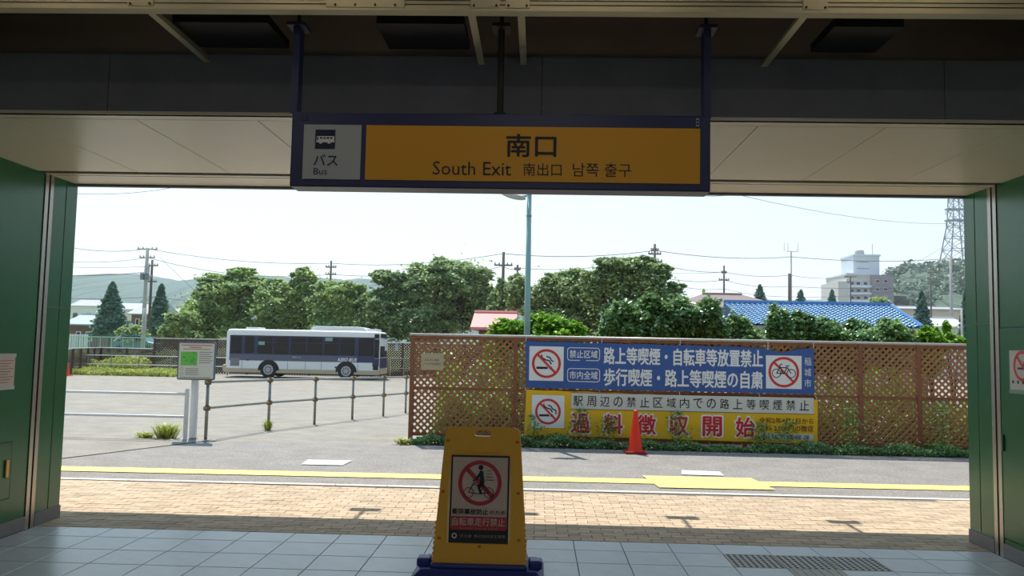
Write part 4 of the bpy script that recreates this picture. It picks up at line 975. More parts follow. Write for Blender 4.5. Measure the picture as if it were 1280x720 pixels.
def grass_tuft(x, y, h, sp_, n, lb, M=L_grass):
    g = gz(y); t = MB()
    for i in range(n):
        a_ = random.uniform(0, 6.28); r = random.uniform(0, sp_*.5); hx = h*random.uniform(.4, 1); l_ = random.uniform(.2, .9)*sp_
        bx_0 = (x+r*math.cos(a_), y+r*math.sin(a_)*.6); w_ = .008; q = (-math.sin(a_)*w_, math.cos(a_)*w_)
        m_ = (bx_0[0]+math.cos(a_)*l_*.4, bx_0[1]+math.sin(a_)*l_*.4); e_ = (bx_0[0]+math.cos(a_)*l_, bx_0[1]+math.sin(a_)*l_)
        t.add([(bx_0[0]-q[0], bx_0[1]-q[1], g), (bx_0[0]+q[0], bx_0[1]+q[1], g), (m_[0]+q[0], m_[1]+q[1], g+hx*.75), (m_[0]-q[0], m_[1]-q[1], g+hx*.75), (e_[0], e_[1], g+hx)], [(0, 1, 2, 3), (3, 2, 4)])
    o = obj('grass_tuft', t, M); props(o, lb, 'grass', kind='stuff'); return o
grass_tuft(-6.15, 13.55, .28, .32, 260, 'dry pale grass tuft at the foot of the white barrier post')
grass_tuft(-6.55, 13.6, .12, .3, 120, 'low scattered grass left of the barrier tuft')
grass_tuft(-5.14, 15.6, .22, .16, 90, 'small grass tuft at the foot of a railing post')
grass_tuft(-2.2, 13.5, .12, .2, 90, 'grass tuft at the left foot of the lattice fence')

# ================================================================ FAR SIDE OF THE LOT
def strip_fence(t, pts, g_of, h, pitch=.17, w=.075, cap=True):
    """coarse lattice along a polyline; returns builders"""
    for (xa, ya), (xb, yb) in zip(pts, pts[1:]):
        L = math.hypot(xb-xa, yb-ya); ux, uy = (xb-xa)/L, (yb-ya)/L; P = lambda s_, z, o_=0: (xa+ux*s_-uy*o_, ya+uy*s_+ux*o_, g_of(ya+uy*s_)+z)
        np_ = max(1, int(L/2.0))
        for i in range(np_):
            s0, s1 = L*i/np_, L*(i+1)/np_; b = MB()
            for sgn in (1, -1):
                c = s0-h if sgn == 1 else s0
                while c < (s1 if sgn == 1 else s1+h):
                    ta, tb = (max(0, s0-c), min(h, s1-c)) if sgn == 1 else (max(0, c-s1), min(h, c-s0))
                    if tb-ta > .06:
                        A, B = (c+sgn*ta, ta), (c+sgn*tb, tb); o_ = .02 if sgn == 1 else -.02; k_ = w/2*.7071
                        b.add([P(A[0]-k_*sgn, A[1]+k_, o_), P(A[0]+k_*sgn, A[1]-k_, o_), P(B[0]+k_*sgn, B[1]-k_, o_), P(B[0]-k_*sgn, B[1]+k_, o_)], [(0, 1, 2, 3)])
                    c += pitch
            obj('lattice_panel', b, lat2_m, t, kind='stuff')
            b = MB(); p = P(s0, 0); b.box(p[0]-.06, p[1]-.06, p[2]-.1, p[0]+.06, p[1]+.06, p[2]+h+.03); obj('post', b, lat2_m, t)
        if cap: b = MB(); b.tube([P(0, h+.02), P(L, h+.02)], .04, 5); obj('top_rail', b, cap_m, t)
lat2_m = mat('far_lattice', (92, 66, 62), .8, var=.2)
t = thing('far_lattice_fence', (-20, 52, -.4), 'dark brown lattice fence behind the bus and map board', 'fence')
xl_, xr_ = at(193, 440, 52)[0], at(700, 440, 52)[0]
strip_fence(t, [(xl_, 52), (xr_, 52)], gz, 2.15)
t = thing('low_lattice_fence', (-26, 53, -.4), 'low dark lattice fence curving away at the far left of the lot', 'fence')
strip_fence(t, [(at(192, 440, 52.5)[0], 52.5), (at(126, 440, 54)[0], 54), (at(80, 450, 44)[0], 44)], gz, 1.45, cap=True)
t = thing('guard_rail', (-22, 49, -.4), 'thin pale two-rail pipe fence in front of the dark lattice', 'railing')
xs_ = [at(p, 450, 49.5)[0] for p in (78, 110, 139, 174, 213, 250, 285)]
for x in xs_: b = MB(); b.tube([(x, 49.5, -.4), (x, 49.5, .68)], .035, 6); obj('post', b, galv_m, t)
for z in (.66, .12): b = MB(); b.tube([(xs_[0]-2, 49.5, z), (xs_[-1], 49.5, z)], .035, 6); obj('rail', b, whitemet_m, t)
t = thing('guard_rail', (-6, 50.5, -.4), 'pale two-rail pipe fence between the bus front and the near lattice fence', 'railing')
xs_ = [at(p, 450, 50.5)[0] for p in (488, 505, 522, 560)]
for x in xs_: b = MB(); b.tube([(x, 50.5, -.4), (x, 50.5, .85)], .035, 6); obj('post', b, galv_m, t)
for z in (.8, .2): b = MB(); b.tube([(xs_[0], 50.5, z), (xs_[-1], 50.5, z)], .035, 6); obj('rail', b, galv_m, t)
# grass verges
def verge(lb, x0, x1, y0, y1, h, n, leaf, M=L_grass, base=0):
    X = RNG.uniform(x0, x1, n); Yv = RNG.uniform(y0, y1, n); Z = RNG.uniform(0, 1, n)**1.3*h*(.5+.5*np.abs(np.sin(X*.7+Yv)))
    o = leaves_mesh('verge_grass', np.stack([X, Yv, np.array([gz(v) for v in Yv])+base+Z], 1), leaf, M, None, upbias=.2, aspect=.35); props(o, lb, 'grass'); return o
verge('yellowish grass verge along the far-left edge of the lot', at(80, 460, 47)[0], at(232, 460, 47)[0], 45.5, 49.3, .35, 9000, .22)
verge('higher weeds behind the pale guard rail', at(120, 460, 51)[0], at(185, 460, 51)[0], 50, 51.5, 1.0, 2500, .22)
# raised green field with pale mesh fence beyond
mb = MB(); mb.add([(-90, 56, -.35), (-8, 56, -.35), (-8, 62, .55), (-90, 62, .55), (-190, 260, 1.54), (-8, 260, 1.54)], [(0, 1, 2, 3), (3, 2, 5, 4)])
struct('field_bank', mb, mat('field_green', (140, 160, 100), .9, var=.4, scale=.4, rgb2=(112, 130, 76), bump=.5))
verge('green grass bank below the pale mesh fence at far left', at(80, 436, 60)[0], at(205, 436, 60)[0], 57, 61.5, .4, 7000, .28, L_grass, .6)
t = thing('mesh_fence', (-27, 62, .6), 'pale green mesh fence in front of the far-left houses', 'fence')
xa, xb = at(84, 430, 62)[0], at(208, 430, 62)[0]; n_ = 9
pm = mat('fence_palegreen', (150, 180, 172), .6)
for i in range(n_+1):
    x = xa+(xb-xa)*i/n_; b = MB(); b.tube([(x, 62, .5), (x, 62, 1.85)], .04, 5); obj('post', b, pm, t)
b = MB(); b.tube([(xa, 62, 1.82), (xb, 62, 1.82)], .035, 5); obj('top_rail', b, pm, t)
b = MB(); b.tube([(xa, 62, .85), (xb, 62, .85)], .03, 5); obj('bottom_rail', b, pm, t)
b = MB(); x = xa
while x < xb: b.box(x, 61.99, .85, x+.025, 62.01, 1.82); x += .13
obj('mesh_wires', b, pm, t, kind='stuff')
t = thing('white_fence', (at(99, 425, 63)[0], 63, .7), 'short white panel fence in front of the brown house at far left', 'fence')
xa, xb = at(86, 430, 63)[0], at(110, 430, 63)[0]
for i in range(8):
    x = xa+(xb-xa)*i/8; b = MB(); b.box(x+.02, 63, .8, x+(xb-xa)/8-.04, 63.05, 2.0); obj('board', b, whitemet_m, t)
# parked car
cx0 = at(173, 427, 66); car = thing('car', (cx0[0], 66, .66), 'small teal car parked behind the far mesh fence', 'car')
cm = mat('car_teal', (70, 120, 122), .3); X = cx0[0]; z = .62
b = MB(); b.prism_y([(X-1.8, z+.2), (X+1.8, z+.2), (X+1.85, z+.75), (X+1.1, z+.9), (X+.55, z+1.42), (X-1.0, z+1.45), (X-1.6, z+.9), (X-1.85, z+.8)], 65.2, 66.8); obj('body', b, cm, car, bevel=.08)
b = MB(); b.prism_y([(X-1.45, z+.92), (X+.95, z+.92), (X+.5, z+1.34), (X-.95, z+1.36)], 65.17, 65.21); obj('side_window', b, glass_m, car)
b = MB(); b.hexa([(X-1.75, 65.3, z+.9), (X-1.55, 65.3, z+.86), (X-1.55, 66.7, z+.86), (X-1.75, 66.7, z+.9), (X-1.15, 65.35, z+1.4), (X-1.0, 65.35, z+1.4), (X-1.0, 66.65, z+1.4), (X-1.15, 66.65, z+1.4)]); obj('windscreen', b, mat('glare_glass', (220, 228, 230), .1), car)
for q in (-1.15, 1.15):
    b = MB(); b.prism_y(circ(X+q, z+.3, .3, 14), 65.15, 65.35); obj('wheel', b, black_m, car)
cn2 = at(84, 462, 44); t = thing('far_cone', (cn2[0], 44, gz(44)), 'small red cone at the far-left edge of the lot by the green wall', 'traffic cone')
b = MB(); b.lathe(cn2[0], 44, [(.17, -.38), (.15, -.34), (.03, .3)], 12); obj('cone_body', b, orange_m, t)
b = MB(); b.box(cn2[0]-.22, 43.78, -.4, cn2[0]+.22, 44.22, -.37); obj('cone_base', b, orange_m, t)

# ================================================================ HOUSES
def house(name, label, Y, px, z_e, z_r, wallM, roofM, depth, over=.4, ground=-.4, wins=(), hip=False, rows=0, cat='house'):
    """px = (left, right) at the eave; gable/hip roof, ridge along X"""
    xa, xb = at(px[0], 400, Y)[0], at(px[1], 400, Y)[0]; t = thing(name, ((xa+xb)/2, Y+depth/2, ground), label, cat)
    b = MB(); b.box(xa+over, Y+over, ground, xb-over, Y+depth-over, z_e); wl_ = obj('wall', b, wallM, t)
    hp = depth*.5 if hip else 0; b = MB(); r0, r1 = xa+hp, xb-hp
    ym = Y+depth/2
    b.add([(xa, Y, z_e), (xb, Y, z_e), (xb, Y+depth, z_e), (xa, Y+depth, z_e), (r0, ym, z_r), (r1, ym, z_r), (xa, Y, z_e-.12), (xb, Y, z_e-.12), (xb, Y+depth, z_e-.12), (xa, Y+depth, z_e-.12)],
          [(0, 1, 5, 4), (2, 3, 4, 5), (1, 2, 5), (3, 0, 4), (6, 7, 1, 0), (7, 8, 2, 1), (8, 9, 3, 2), (9, 6, 0, 3), (6, 9, 8, 7)])
    rf = obj('roof', b, roofM, t)
    b = MB(); b.tube([(r0, ym, z_r+.03), (r1, ym, z_r+.03)], .1, 5); obj('ridge', b, roofM, rf)
    for (u0, u1, v0, v1) in wins:
        x0_, x1_ = xa+over+(xb-xa-2*over)*u0, xa+over+(xb-xa-2*over)*u1; z0_, z1_ = ground+(z_e-ground)*v0, ground+(z_e-ground)*v1
        b = MB(); b.box(x0_, Y+over-.05, z0_, x1_, Y+over+.05, z1_); f_ = obj('window', b, whitemet_m, t)
        b = MB(); b.box(x0_+.08, Y+over-.07, z0_+.08, x1_-.08, Y+over, z1_-.08); obj('pane', b, glass_m, f_)
    return t, (xa, xb, ym, r0, r1)
def zat(x, y, Y): return float(at(x, y, Y)[2])
brn = mat('house_brown', (112, 84, 72), .8, var=.2, scale=1); rbg = mat('roof_bluegrey', (150, 164, 178), .5); rgr = mat('roof_grey', (150, 146, 146), .6)
wgy = mat('wall_pale', (206, 206, 202), .8, var=.05); wcr = mat('wall_cream', (196, 188, 174), .8)
house('wooden_house', 'brown house with low blue-grey roof at the far left', 78, (76, 127), zat(100, 405, 78), zat(100, 393, 81), brn, rbg, 7, ground=.7, wins=((.3, .45, .3, .7), (.6, .8, .3, .7)))
house('tiled_house', 'house with grey tiled roof behind the two utility poles', 95, (158, 192), zat(170, 392, 95), zat(170, 379, 98), brn, rgr, 8, ground=.9, wins=((.2, .4, .6, .85),))
house('far_house', 'pale low house between conifer and broadleaf trees behind the poles', 110, (205, 262), zat(230, 392, 110), zat(230, 384, 113), wcr, rgr, 9, ground=.9, wins=((.1, .2, .4, .7), (.5, .65, .4, .7)))
house('far_house', 'white-walled house in front of the far-left hill', 210, (84, 122), zat(100, 382, 210), zat(100, 374, 214), wgy, rgr, 12, ground=1.2, wins=((.1, .3, .5, .8), (.6, .8, .5, .8)))
house('far_house', 'grey house low on the hillside behind the left conifer', 230, (120, 168), zat(140, 386, 230), zat(140, 378, 234), wcr, rbg, 12, ground=1, wins=((.1, .3, .5, .8),))
house('brown_roof_house', 'wide building with flat brown roof behind the blue roof', 62, (838, 990), zat(900, 383, 62), zat(900, 369, 66), wcr, mat('roof_brown', (134, 112, 106), .7), 6, hip=True)
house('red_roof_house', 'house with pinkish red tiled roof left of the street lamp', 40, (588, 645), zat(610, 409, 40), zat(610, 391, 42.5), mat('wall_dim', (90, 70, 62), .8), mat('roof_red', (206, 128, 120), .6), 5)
# blue roof with tile rows
Yb = 38; t = thing('blue_roof_house', (at(1030, 400, Yb)[0], Yb+4, -.4), 'low building with bright blue tiled hip roof behind the hedge', 'house')
ze, zr = zat(1100, 409, Yb), zat(1100, 383, Yb+4)
xa, xb = at(880, 400, Yb)[0], at(1153, 408, Yb)[0]; r1 = at(1113, 384, Yb+4)[0]; r0 = at(905, 378, Yb+4)[0]
xa = r0-(xb-r1)
b = MB(); b.box(xa+.5, Yb+.5, -.4, xb-.5, Yb+7.5, ze); obj('wall', b, wcr, t)
bl = mat('roof_blue', (146, 190, 230), .42, var=.15, scale=2, island=.12)
b = MB(); b.add([(xa, Yb, ze-.03), (xb, Yb, ze-.03), (xb, Yb+8, ze-.03), (xa, Yb+8, ze-.03), (r0, Yb+4, zr-.03), (r1, Yb+4, zr-.03)], [(0, 1, 5, 4), (2, 3, 4, 5), (1, 2, 5), (3, 0, 4), (3, 2, 1, 0)]); rf = obj('roof', b, mat('roof_blue_dark', (50, 96, 150), .6), t)
b = MB(); nr = 15
for i in range(nr):
    v0, v1 = i/nr, (i+1)/nr; y0_, y1_ = Yb+4*v0, Yb+4*v1+.06; z0_, z1_ = ze+(zr-ze)*v0, ze+(zr-ze)*v1
    xl2, xr2 = xa+(r0-xa)*v0, xb+(r1-xb)*v1; x = xl2
    while x < xr2-.1:
        c = .26; m_ = [(x, 0), (x+.05, .045), (x+.13, .06), (x+.21, .045), (x+.25, 0)]
        b.add([(q, y0_, z0_+d+.045) for q, d in m_]+[(q, y1_, z1_+d+.01) for q, d in m_], [(k, k+1, k+6, k+5) for k in range(4)])
        x += c
obj('roof_tiles', b, bl, rf, kind='stuff')
b = MB(); b.tube([(r0, Yb+4, zr+.08), (r1, Yb+4, zr+.08)], .13, 6); b.tube([(r1, Yb+4, zr+.08), (xb, Yb, ze+.08)], .08, 6); obj('ridge', b, mat('ridge_blue', (60, 110, 160), .5), rf)
house('small_roof_house', 'small reddish-brown roof right of the blue roof', 30, (1136, 1164), zat(1150, 428, 30), zat(1150, 417, 31), brn, mat('roof_rust', (170, 106, 84), .7), 2, over=.1)
house('white_house', 'white gabled house by the right green wall', 70, (1164, 1222), zat(1190, 408, 70), zat(1190, 398, 74), wgy, mat('roof_light', (188, 188, 190), .6), 8, wins=((.12, .35, .55, .88), (.7, .95, .55, .88)))
house('grey_house', 'grey two-storey flat house behind the right-hand sapling', 100, (1112, 1210), zat(1160, 386, 100), zat(1160, 383, 104), wcr, rgr, 10, wins=((.55, .66, .62, .82), (.7, .8, .62, .82), (.85, .95, .62, .82), (.1, .2, .62, .82)))
house('far_house', 'small grey house between the apartment block and the hill', 140, (1100, 1150), zat(1120, 388, 140), zat(1120, 383, 144), wgy, rgr, 10, wins=((.3, .5, .6, .85),))

# apartment block
Ya = 200; ap = thing('apartment_building', (at(1077, 400, Ya)[0], Ya, 0), 'tall stepped apartment building with rooftop tower and tank', 'building')
awh = mat('apartment_white', (206, 214, 222), .7, var=.08, scale=.3); abr = mat('apartment_brown', (132, 122, 128), .8); acr = mat('apartment_cream', (190, 188, 182), .8)
def ab(name, px0, px1, py0, py1, M, dy=0, dp=12, par=None):
    x0, x1 = at(px0, 360, Ya)[0], at(px1, 360, Ya)[0]; c = (px0+px1)/2; b = MB(); b.box(x0, Ya+dy, zat(c, py1, Ya) if py1 < 399 else 0, x1, Ya+dy+dp, zat(c, py0, Ya)); return obj(name, b, M, par or ap)
ab('tower', 1071, 1104, 318, 345, awh, 2, 8); ab('main_block', 1058, 1090, 343, 400, acr, 0, 14); ab('side_block', 1088, 1116, 344, 400, abr, -.5, 14)
ab('low_wing', 1046, 1062, 352, 400, acr, -1, 12); ab('tower_cornice', 1070, 1105, 317, 319, awh, 1.6, 8.8); ab('parapet', 1057, 1091, 341.5, 343.5, awh, -.4, 14)
xc = at(1086.5, 315, Ya)[0]; b = MB(); b.lathe(xc, Ya+6, [(1.1, zat(1086, 318, Ya)), (1.1, zat(1086, 311, Ya)), (.9, zat(1086, 309.5, Ya))], 14); obj('water_tank', b, conc_m, ap)
b = MB(); b.tube([(at(1101, 315, Ya)[0], Ya+5, zat(1101, 318, Ya)), (at(1101, 315, Ya)[0], Ya+5, zat(1101, 301, Ya))], .06, 4); obj('antenna', b, galv_m, ap)
for r_, y in enumerate((352, 361, 370, 379)):
    for px in (1062, 1070, 1079): 
        f_ = ab('window', px, px+5, y, y+4.5, awh, -.15, .3); ab('pane', px+.5, px+4.5, y+.5, y+4, glass_m, -.25, .2, f_)
    ab('balcony', 1058.5, 1087, y+4.8, y+7.6, awh, -1.1, 1.0)
for y in (350, 360, 370):
    for px in (1093, 1103): f_ = ab('window', px, px+5, y, y+4, awh, -.65, .3); ab('pane', px+.5, px+4.5, y+.5, y+3.5, glass_m, -.75, .2, f_)
for i, y in enumerate((326, 334)): ab('louvre', 1075, 1090, y, y+1.2, mat('louvre_grey', (150, 160, 170), .6), 1.9, .2)

# ================================================================ HILLS
def hill(name, Y, prof, M, depth, bump, seed, sub=3):
    rs = random.Random(seed); b = MB(); xs_ = []; 
    for (x0_, y0_), (x1_, y1_) in zip(prof, prof[1:]):
        n_ = max(2, int((x1_-x0_)/sub))
        for i in range(n_): xs_.append((x0_+(x1_-x0_)*i/n_, y0_+(y1_-y0_)*i/n_))
    R = 9; vs = []
    for j in range(R):
        v = j/(R-1)
        for (px, py) in xs_:
            p = at(px, py, Y); k_ = math.sin(v*math.pi/2)**.8
            vs.append((p[0]+rs.uniform(-1, 1)*bump, Y-depth*(1-v)+rs.uniform(-1, 1)*bump*2, -.5+(p[2]+.5)*k_+(rs.uniform(-1, 1)*bump if j else 0)))
    n_ = len(xs_); fs = [(j*n_+i, j*n_+i+1, (j+1)*n_+i+1, (j+1)*n_+i) for j in range(R-1) for i in range(n_-1)]
    vs += [(p[0], p[1]+depth, -.5) for p in vs[-n_:]]; fs += [((R-1)*n_+i, (R-1)*n_+i+1, R*n_+i+1, R*n_+i) for i in range(n_-1)]
    b.add(vs, fs); o = struct(name, b, M); return o, xs_
hm = mat('hill_forest', (74, 96, 84), .95, var=.35, scale=.12, rgb2=(66, 90, 84))
hm2 = mat('hill_forest_near', (88, 106, 84), .95, var=.4, scale=.12, rgb2=(66, 86, 70), bump=1.)
hill('hill_left', 650, [(-60, 352), (40, 352), (88, 356), (100, 355), (116, 360), (130, 355), (150, 350), (180, 347), (200, 347), (225, 352), (250, 357), (300, 352), (340, 348), (400, 352), (420, 351), (450, 354), (470, 352), (520, 362), (600, 368), (700, 376)], hm, 260, .7, 3)
hill('hill_center', 900, [(600, 370), (700, 372), (850, 374), (1000, 376), (1100, 372)], hm, 200, .7, 5)
_, xs_ = hill('hill_right', 260, [(1060, 372), (1090, 358), (1112, 343), (1125, 339), (1150, 340), (1175, 342), (1195, 341), (1213, 338), (1240, 334), (1300, 330), (1400, 330)], hm2, 110, .8, 8)
# forest canopy on the right hill
n = 26000; q = RNG.integers(0, len(xs_), 420); Cs = []
for i in q:
    v = random.random()**.8; p = at(xs_[i][0], xs_[i][1], 260); y = 260-110*(1-v); z = -.5+(p[2]+.5)*math.sin(v*math.pi/2)**.8
    r = random.uniform(1.6, 3.2); d = RNG.normal(size=(62, 3)); d /= np.linalg.norm(d, axis=1)[:, None]; d[:, 2] = np.abs(d[:, 2])*1.1
    Cs.append(np.array([p[0]+random.uniform(-1, 1), y, z-.6])+d*r)
o = leaves_mesh('hill_woods', np.concatenate(Cs), 1.25, L_far, None); props(o, 'wooded green slope of the hill behind the pylon', 'woods')

# conifers and far small trees
conifer('large dark conifer at left, in front of the brown house', 72, 141, 353, 424, 23, 9000, .34, L_conif)
conifer('smaller dark conifer just right of the two utility poles', 74, 202, 355, 424, 17, 6500, .32, L_conif)
conifer('pointed dark green conifer right of the blue roof', 64, 1152, 364, 412, 11, 3500, .26, L_conif)
conifer('dark conifer partly hidden by the right green wall', 60, 1207, 362, 430, 10, 3500, .25, L_conif)
conifer('tiny conifer top above the left part of the blue roof', 75, 950, 356, 378, 9, 700, .25, L_conif)
conifer('tiny conifer top above the middle of the blue roof', 75, 1001, 362, 384, 8, 600, .25, L_conif)
conifer('small dark conifer at the foot of the apartment building', 90, 1040, 362, 386, 7, 1000, .3, L_conif)
tree('far_tree', 'round green tree in front of the apartment building', 'tree', 80, [(1098, 378, 11, 8), (1094, 384, 14, 8), (1106, 386, 12, 6)], 1098, 3000, .3, L_mid)
tree('far_tree', 'low pale bushes at the foot of the large left conifer', 'bush', 66, [(155, 418, 10, 10), (168, 416, 10, 12), (178, 420, 9, 10), (166, 426, 14, 7)], 165, 2500, .25, L_mid, trunk=False, ground=.7)
tree('far_tree', 'pale green bushes left of the broadleaf trees behind the map board', 'bush', 57, [(222, 412, 16, 12), (208, 416, 12, 10), (232, 400, 16, 14), (238, 420, 16, 8), (215, 398, 10, 8), (222, 430, 18, 7)], 224, 5000, .22, L_mid, trunk=False)

# ================================================================ POLES, WIRES, PYLON
def upole(label, px, top, Y, M, r=.15, arms=(), extra=None, nm='utility_pole', ground=None):
    p = at(px, top, Y); ground = far_g(p[0], Y) if ground is None else ground; t = thing(nm, (p[0], Y, ground), label, 'utility pole')
    b = MB(); b.tube([(p[0], Y, ground), (p[0], Y, p[2])], [r, r*.7], 8); obj('mast', b, M, t, smooth=True)
    for (y, w_) in arms:
        z = zat(px, y, Y); b = MB(); b.box(p[0]-w_, Y-.05, z-.05, p[0]+w_, Y+.05, z+.05); a_ = obj('crossarm', b, M, t)
        for k_ in (-.9, -.45, .45, .9): b = MB(); b.lathe(p[0]+w_*k_, Y, [(.05, z+.05), (.06, z+.12), (.04, z+.2)], 6); obj('insulator', b, conc_m, a_)
    return t, p[0]
pl, X = upole('tall concrete utility pole with transformer at the left', 184.5, 310, 70, conc_m, .2, ((311.5, .9), (322, .7), (346, .5)))
for q in (-.45, .0): b = MB(); z = zat(184, 350, 70); b.lathe(X+q+.25, 69.7, [(.16, z), (.18, z+.1), (.18, z+.55), (.1, z+.62)], 10); obj('transformer', b, mat('trafo', (120, 126, 130), .6), pl)
pl, X = upole('dark slimmer utility pole just right of the tall concrete one', 190.5, 325, 72, wood_m, .15, ((332, .55), (352, .5)))
b = MB(); z = zat(190, 342, 72); b.lathe(X-.3, 71.7, [(.2, z), (.22, z+.1), (.22, z+.7), (.12, z+.8)], 10); obj('transformer', b, mat('trafo', (120, 126, 130), .6), pl)
upole('thick short concrete pole at the foot of the tall left pole', 181.3, 385, 64, conc_m, .2, ground=.6)
upole('thin pole rising from the trees above the bus', 414, 326, 75, wood_m, .13, ((334, .5), (343, .5)))
upole('wooden utility pole left of the street lamp with a crossarm', 629.5, 315, 62, wood_m, .15, ((331.5, .7),))
upole('shorter wooden pole between the street lamp and the crossarm pole', 647, 331, 66, wood_m, .12, ((347, .6), (337, .25)))
upole('utility pole above the tall dark tree', 818.5, 305, 64, wood_m, .13, ((313, .3), (317.5, .5), (327, .6)))
upole('thin pole above the brown roof', 905, 332, 80, wood_m, .12, ((341, .25), (350, .5)))
t, X = upole('thick pole beside the antenna mast above the blue roof', 986.8, 342, 78, wood_m, .2, ())
am = thing('antenna_mast', (at(989, 320, 77)[0], 77, -.4), 'thin antenna mast with forked top above the blue roof', 'antenna')
X = at(989, 320, 77)[0]; z = zat(989, 314, 77); b = MB(); b.tube([(X, 77, 2), (X, 77, z)], .05, 6); obj('mast', b, galv_m, am)
b = MB(); b.box(X-.45, 76.97, z-.04, X+.65, 77.03, z); obj('fork', b, galv_m, am)
for q in (-.65, -.3, .62): b = MB(); b.tube([(X+q, 77, z-.02), (X+q, 77, z+.8)], .02, 4); obj('rod', b, galv_m, am)
upole('concrete utility pole in front of the wooded hill at right', 1188, 320, 84, conc_m, .18, ((330, .9), (341, .8), (352, .7)))
upole('thin pole left of the concrete pole before the wooded hill', 1163, 335, 88, wood_m, .1, ((341, .3),))
upole('white slim post by the right green wall', 1202, 385, 56, conc_m, .1)
upole('thin post in front of the apartment building', 1063, 345, 100, wood_m, .1, ((346, .7), (353, .4)))
def wire(lab, pts, r=.016, sagm=.25, cat='overhead wire', M=None):
    """pts: (px, py, Y)"""
    P = [Vector(at(*p)) for p in pts]; path = []
    for a_, c_ in zip(P, P[1:]):
        for i in range(10):
            u_ = i/10; q = a_.lerp(c_, u_); q.z -= 4*sagm*u_*(1-u_); path.append(q)
    path.append(P[-1]); b = MB(); b.tube(path, r, 4)
    o = obj('overhead_wire', b, M or wire_m); props(o, lab, cat); return o
wire('topmost wire running pole to pole from the left wall to the crossarm pole', [(60, 303, 68), (184.5, 311, 70), (414, 329, 75), (629.5, 317, 62)], .022, .45)
wire('topmost wire from the crossarm pole over the tall dark tree to the right', [(629.5, 317, 62), (818.5, 313, 64), (989, 321, 77), (1188, 323, 84), (1260, 326, 90)], .024, .35)
wire('second wire on the tall left pole leading left', [(60, 325, 68), (184.5, 322, 70)], .018, .3)
wire('second wire from the tall left pole into the trees', [(184.5, 322, 70), (300, 343, 74), (414, 343, 75), (560, 342, 66), (629.5, 332, 62)], .022, .2)
wire('third wire leading left from the slim dark pole', [(60, 333, 70), (190.5, 333, 72)], .016, .1)
wire('thick cable leading left below the third wire', [(60, 344, 68), (184.5, 340, 70)], .03, .15)
wire('low cable from the slim pole towards the left wall', [(60, 372, 70), (190.5, 371, 72), (300, 378, 72)], .02, .15)
wire('steep stay wire right of the two left poles', [(200, 322, 66), (246, 366, 60)], .018, 0.0)
wire('middle wire passing the street lamp to the tall dark tree', [(629.5, 333, 62), (647, 335, 64), (745, 334, 62), (819, 328, 64)], .02, .15)
wire('lower wire from the tall dark tree across the thin pole', [(819, 329, 64), (905, 340, 80), (987, 344, 78), (1063, 346, 98), (1188, 342, 84)], .022, .25)
wire('paired lower wire above the brown roof', [(819, 345, 66), (905, 350, 80), (987, 358, 78), (1188, 356, 84)], .02, .3)
wire('lowest cable just above the brown roof', [(840, 356, 66), (905, 361, 80), (987, 371, 78), (1100, 366, 90), (1188, 353, 84), (1260, 348, 90)], .018, .2)
wire('pale wire along the skyline right of the brown roof', [(819, 341, 66), (905, 340, 80)], .014, .1)
wire('long high wire from the pylon to the upper right of the sign', [(1195, 279, 290), (920, 243, 160), (700, 190, 90)], .05, 2.)
wire('high wire fragment above the left trees by the sign', [(60, 239, 50), (230, 232, 50), (400, 215, 50)], .014, .35)
wire('thin pylon line sloping down behind the apartment building', [(1190, 301, 288), (1120, 338, 330), (1060, 350, 400)], .05, 1.)
wire('second thin pylon line sloping down to the left', [(1190, 318, 288), (1120, 345, 330)], .05, 1.)
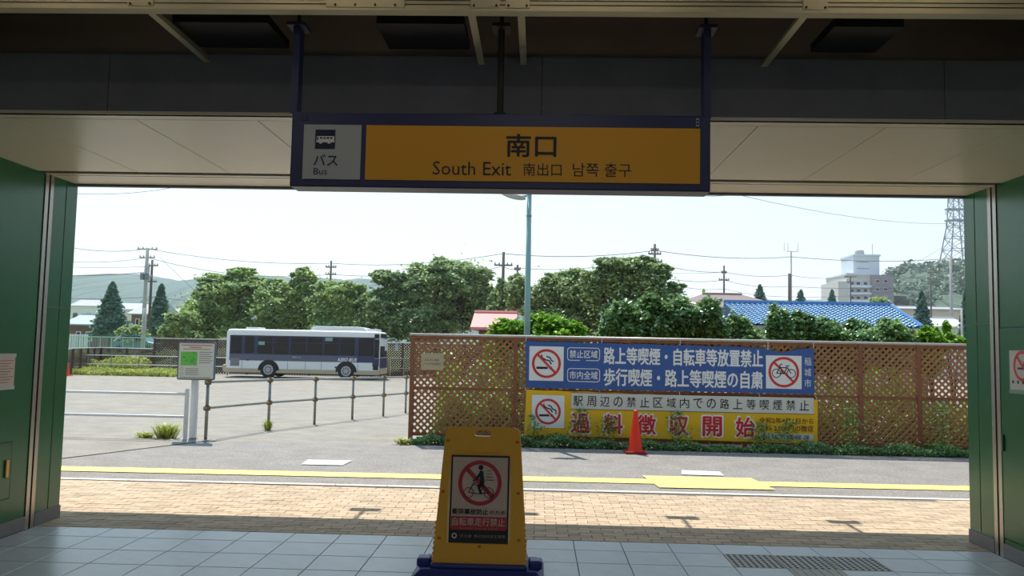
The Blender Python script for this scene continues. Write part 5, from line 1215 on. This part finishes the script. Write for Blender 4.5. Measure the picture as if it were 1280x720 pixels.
# pylon
Yp = 290; py = thing('pylon', (at(1197, 340, Yp)[0], Yp, 20), 'grey lattice transmission pylon on the wooded hill', 'pylon')
pyM = mat('pylon_grey', (118, 132, 150), .6, .2)
lv = [(345, 17.5), (330, 15), (312, 12.5), (297, 10.5), (283, 8.2), (275, 7.6), (262, 7), (250, 6.6), (238, 6.3), (226, 6), (214, 5.6), (202, 5), (190, 4)]
LV = [(zat(1197, y, Yp), w_*Yp/FPX) for y, w_ in lv]; X = at(1197, 340, Yp)[0]
sx = lambda k_, i: (X+(1 if k_ in (0, 3) else -1)*LV[i][1], Yp+(1 if k_ in (0, 1) else -1)*LV[i][1], LV[i][0])
for k_ in range(4): b = MB(); b.tube([sx(k_, i) for i in range(len(LV))], .22, 4); obj('leg', b, pyM, py)
for i in range(len(LV)-1):
    b = MB()
    for k_ in range(4):
        k2 = (k_+1) % 4; A, B, C2, D = sx(k_, i), sx(k2, i), sx(k2, i+1), sx(k_, i+1)
        b.tube([A, C2], .12, 3, cap=False); b.tube([B, D], .12, 3, cap=False); b.tube([C2, D], .12, 3, cap=False)
    obj('bracing', b, pyM, py)
for y, w_ in ((275.5, 13), (261.5, 12.5), (240, 11), (215, 10)):
    z = zat(1197, y, Yp); w_ = w_*Yp/FPX; b = MB(); b.box(X-w_, Yp-1.2, z-.25, X+w_, Yp+1.2, z+.15)
    b.tube([(X-w_, Yp, z), (X-w_*.5, Yp, z+1.6)], .1, 3); b.tube([(X+w_, Yp, z), (X+w_*.5, Yp, z+1.6)], .1, 3); a_ = obj('crossarm', b, pyM, py)
    for q in (-1, 1): b = MB(); b.tube([(X+q*w_, Yp, z-.2), (X+q*w_, Yp, z-2.2)], .12, 4); obj('insulator', b, pyM, a_)

# thin summer haze over the far ground
b = MB(); b.box(-400, 30, -2, 420, 1000, 90)
hz = obj('haze', b, [], kind='stuff'); props(hz, 'thin pale summer haze over the distant hills', 'haze')
hv = bpy.data.materials.new('haze'); hv.use_nodes = True; hv.node_tree.nodes.clear()
vs_ = hv.node_tree.nodes.new('ShaderNodeVolumeScatter'); vs_.inputs['Density'].default_value = .00045; vs_.inputs['Color'].default_value = (.86, .93, 1, 1); vs_.inputs['Anisotropy'].default_value = .35
ho = hv.node_tree.nodes.new('ShaderNodeOutputMaterial'); hv.node_tree.links.new(vs_.outputs[0], ho.inputs['Volume']); hz.data.materials.append(hv)
S.cycles.volume_bounces = 1
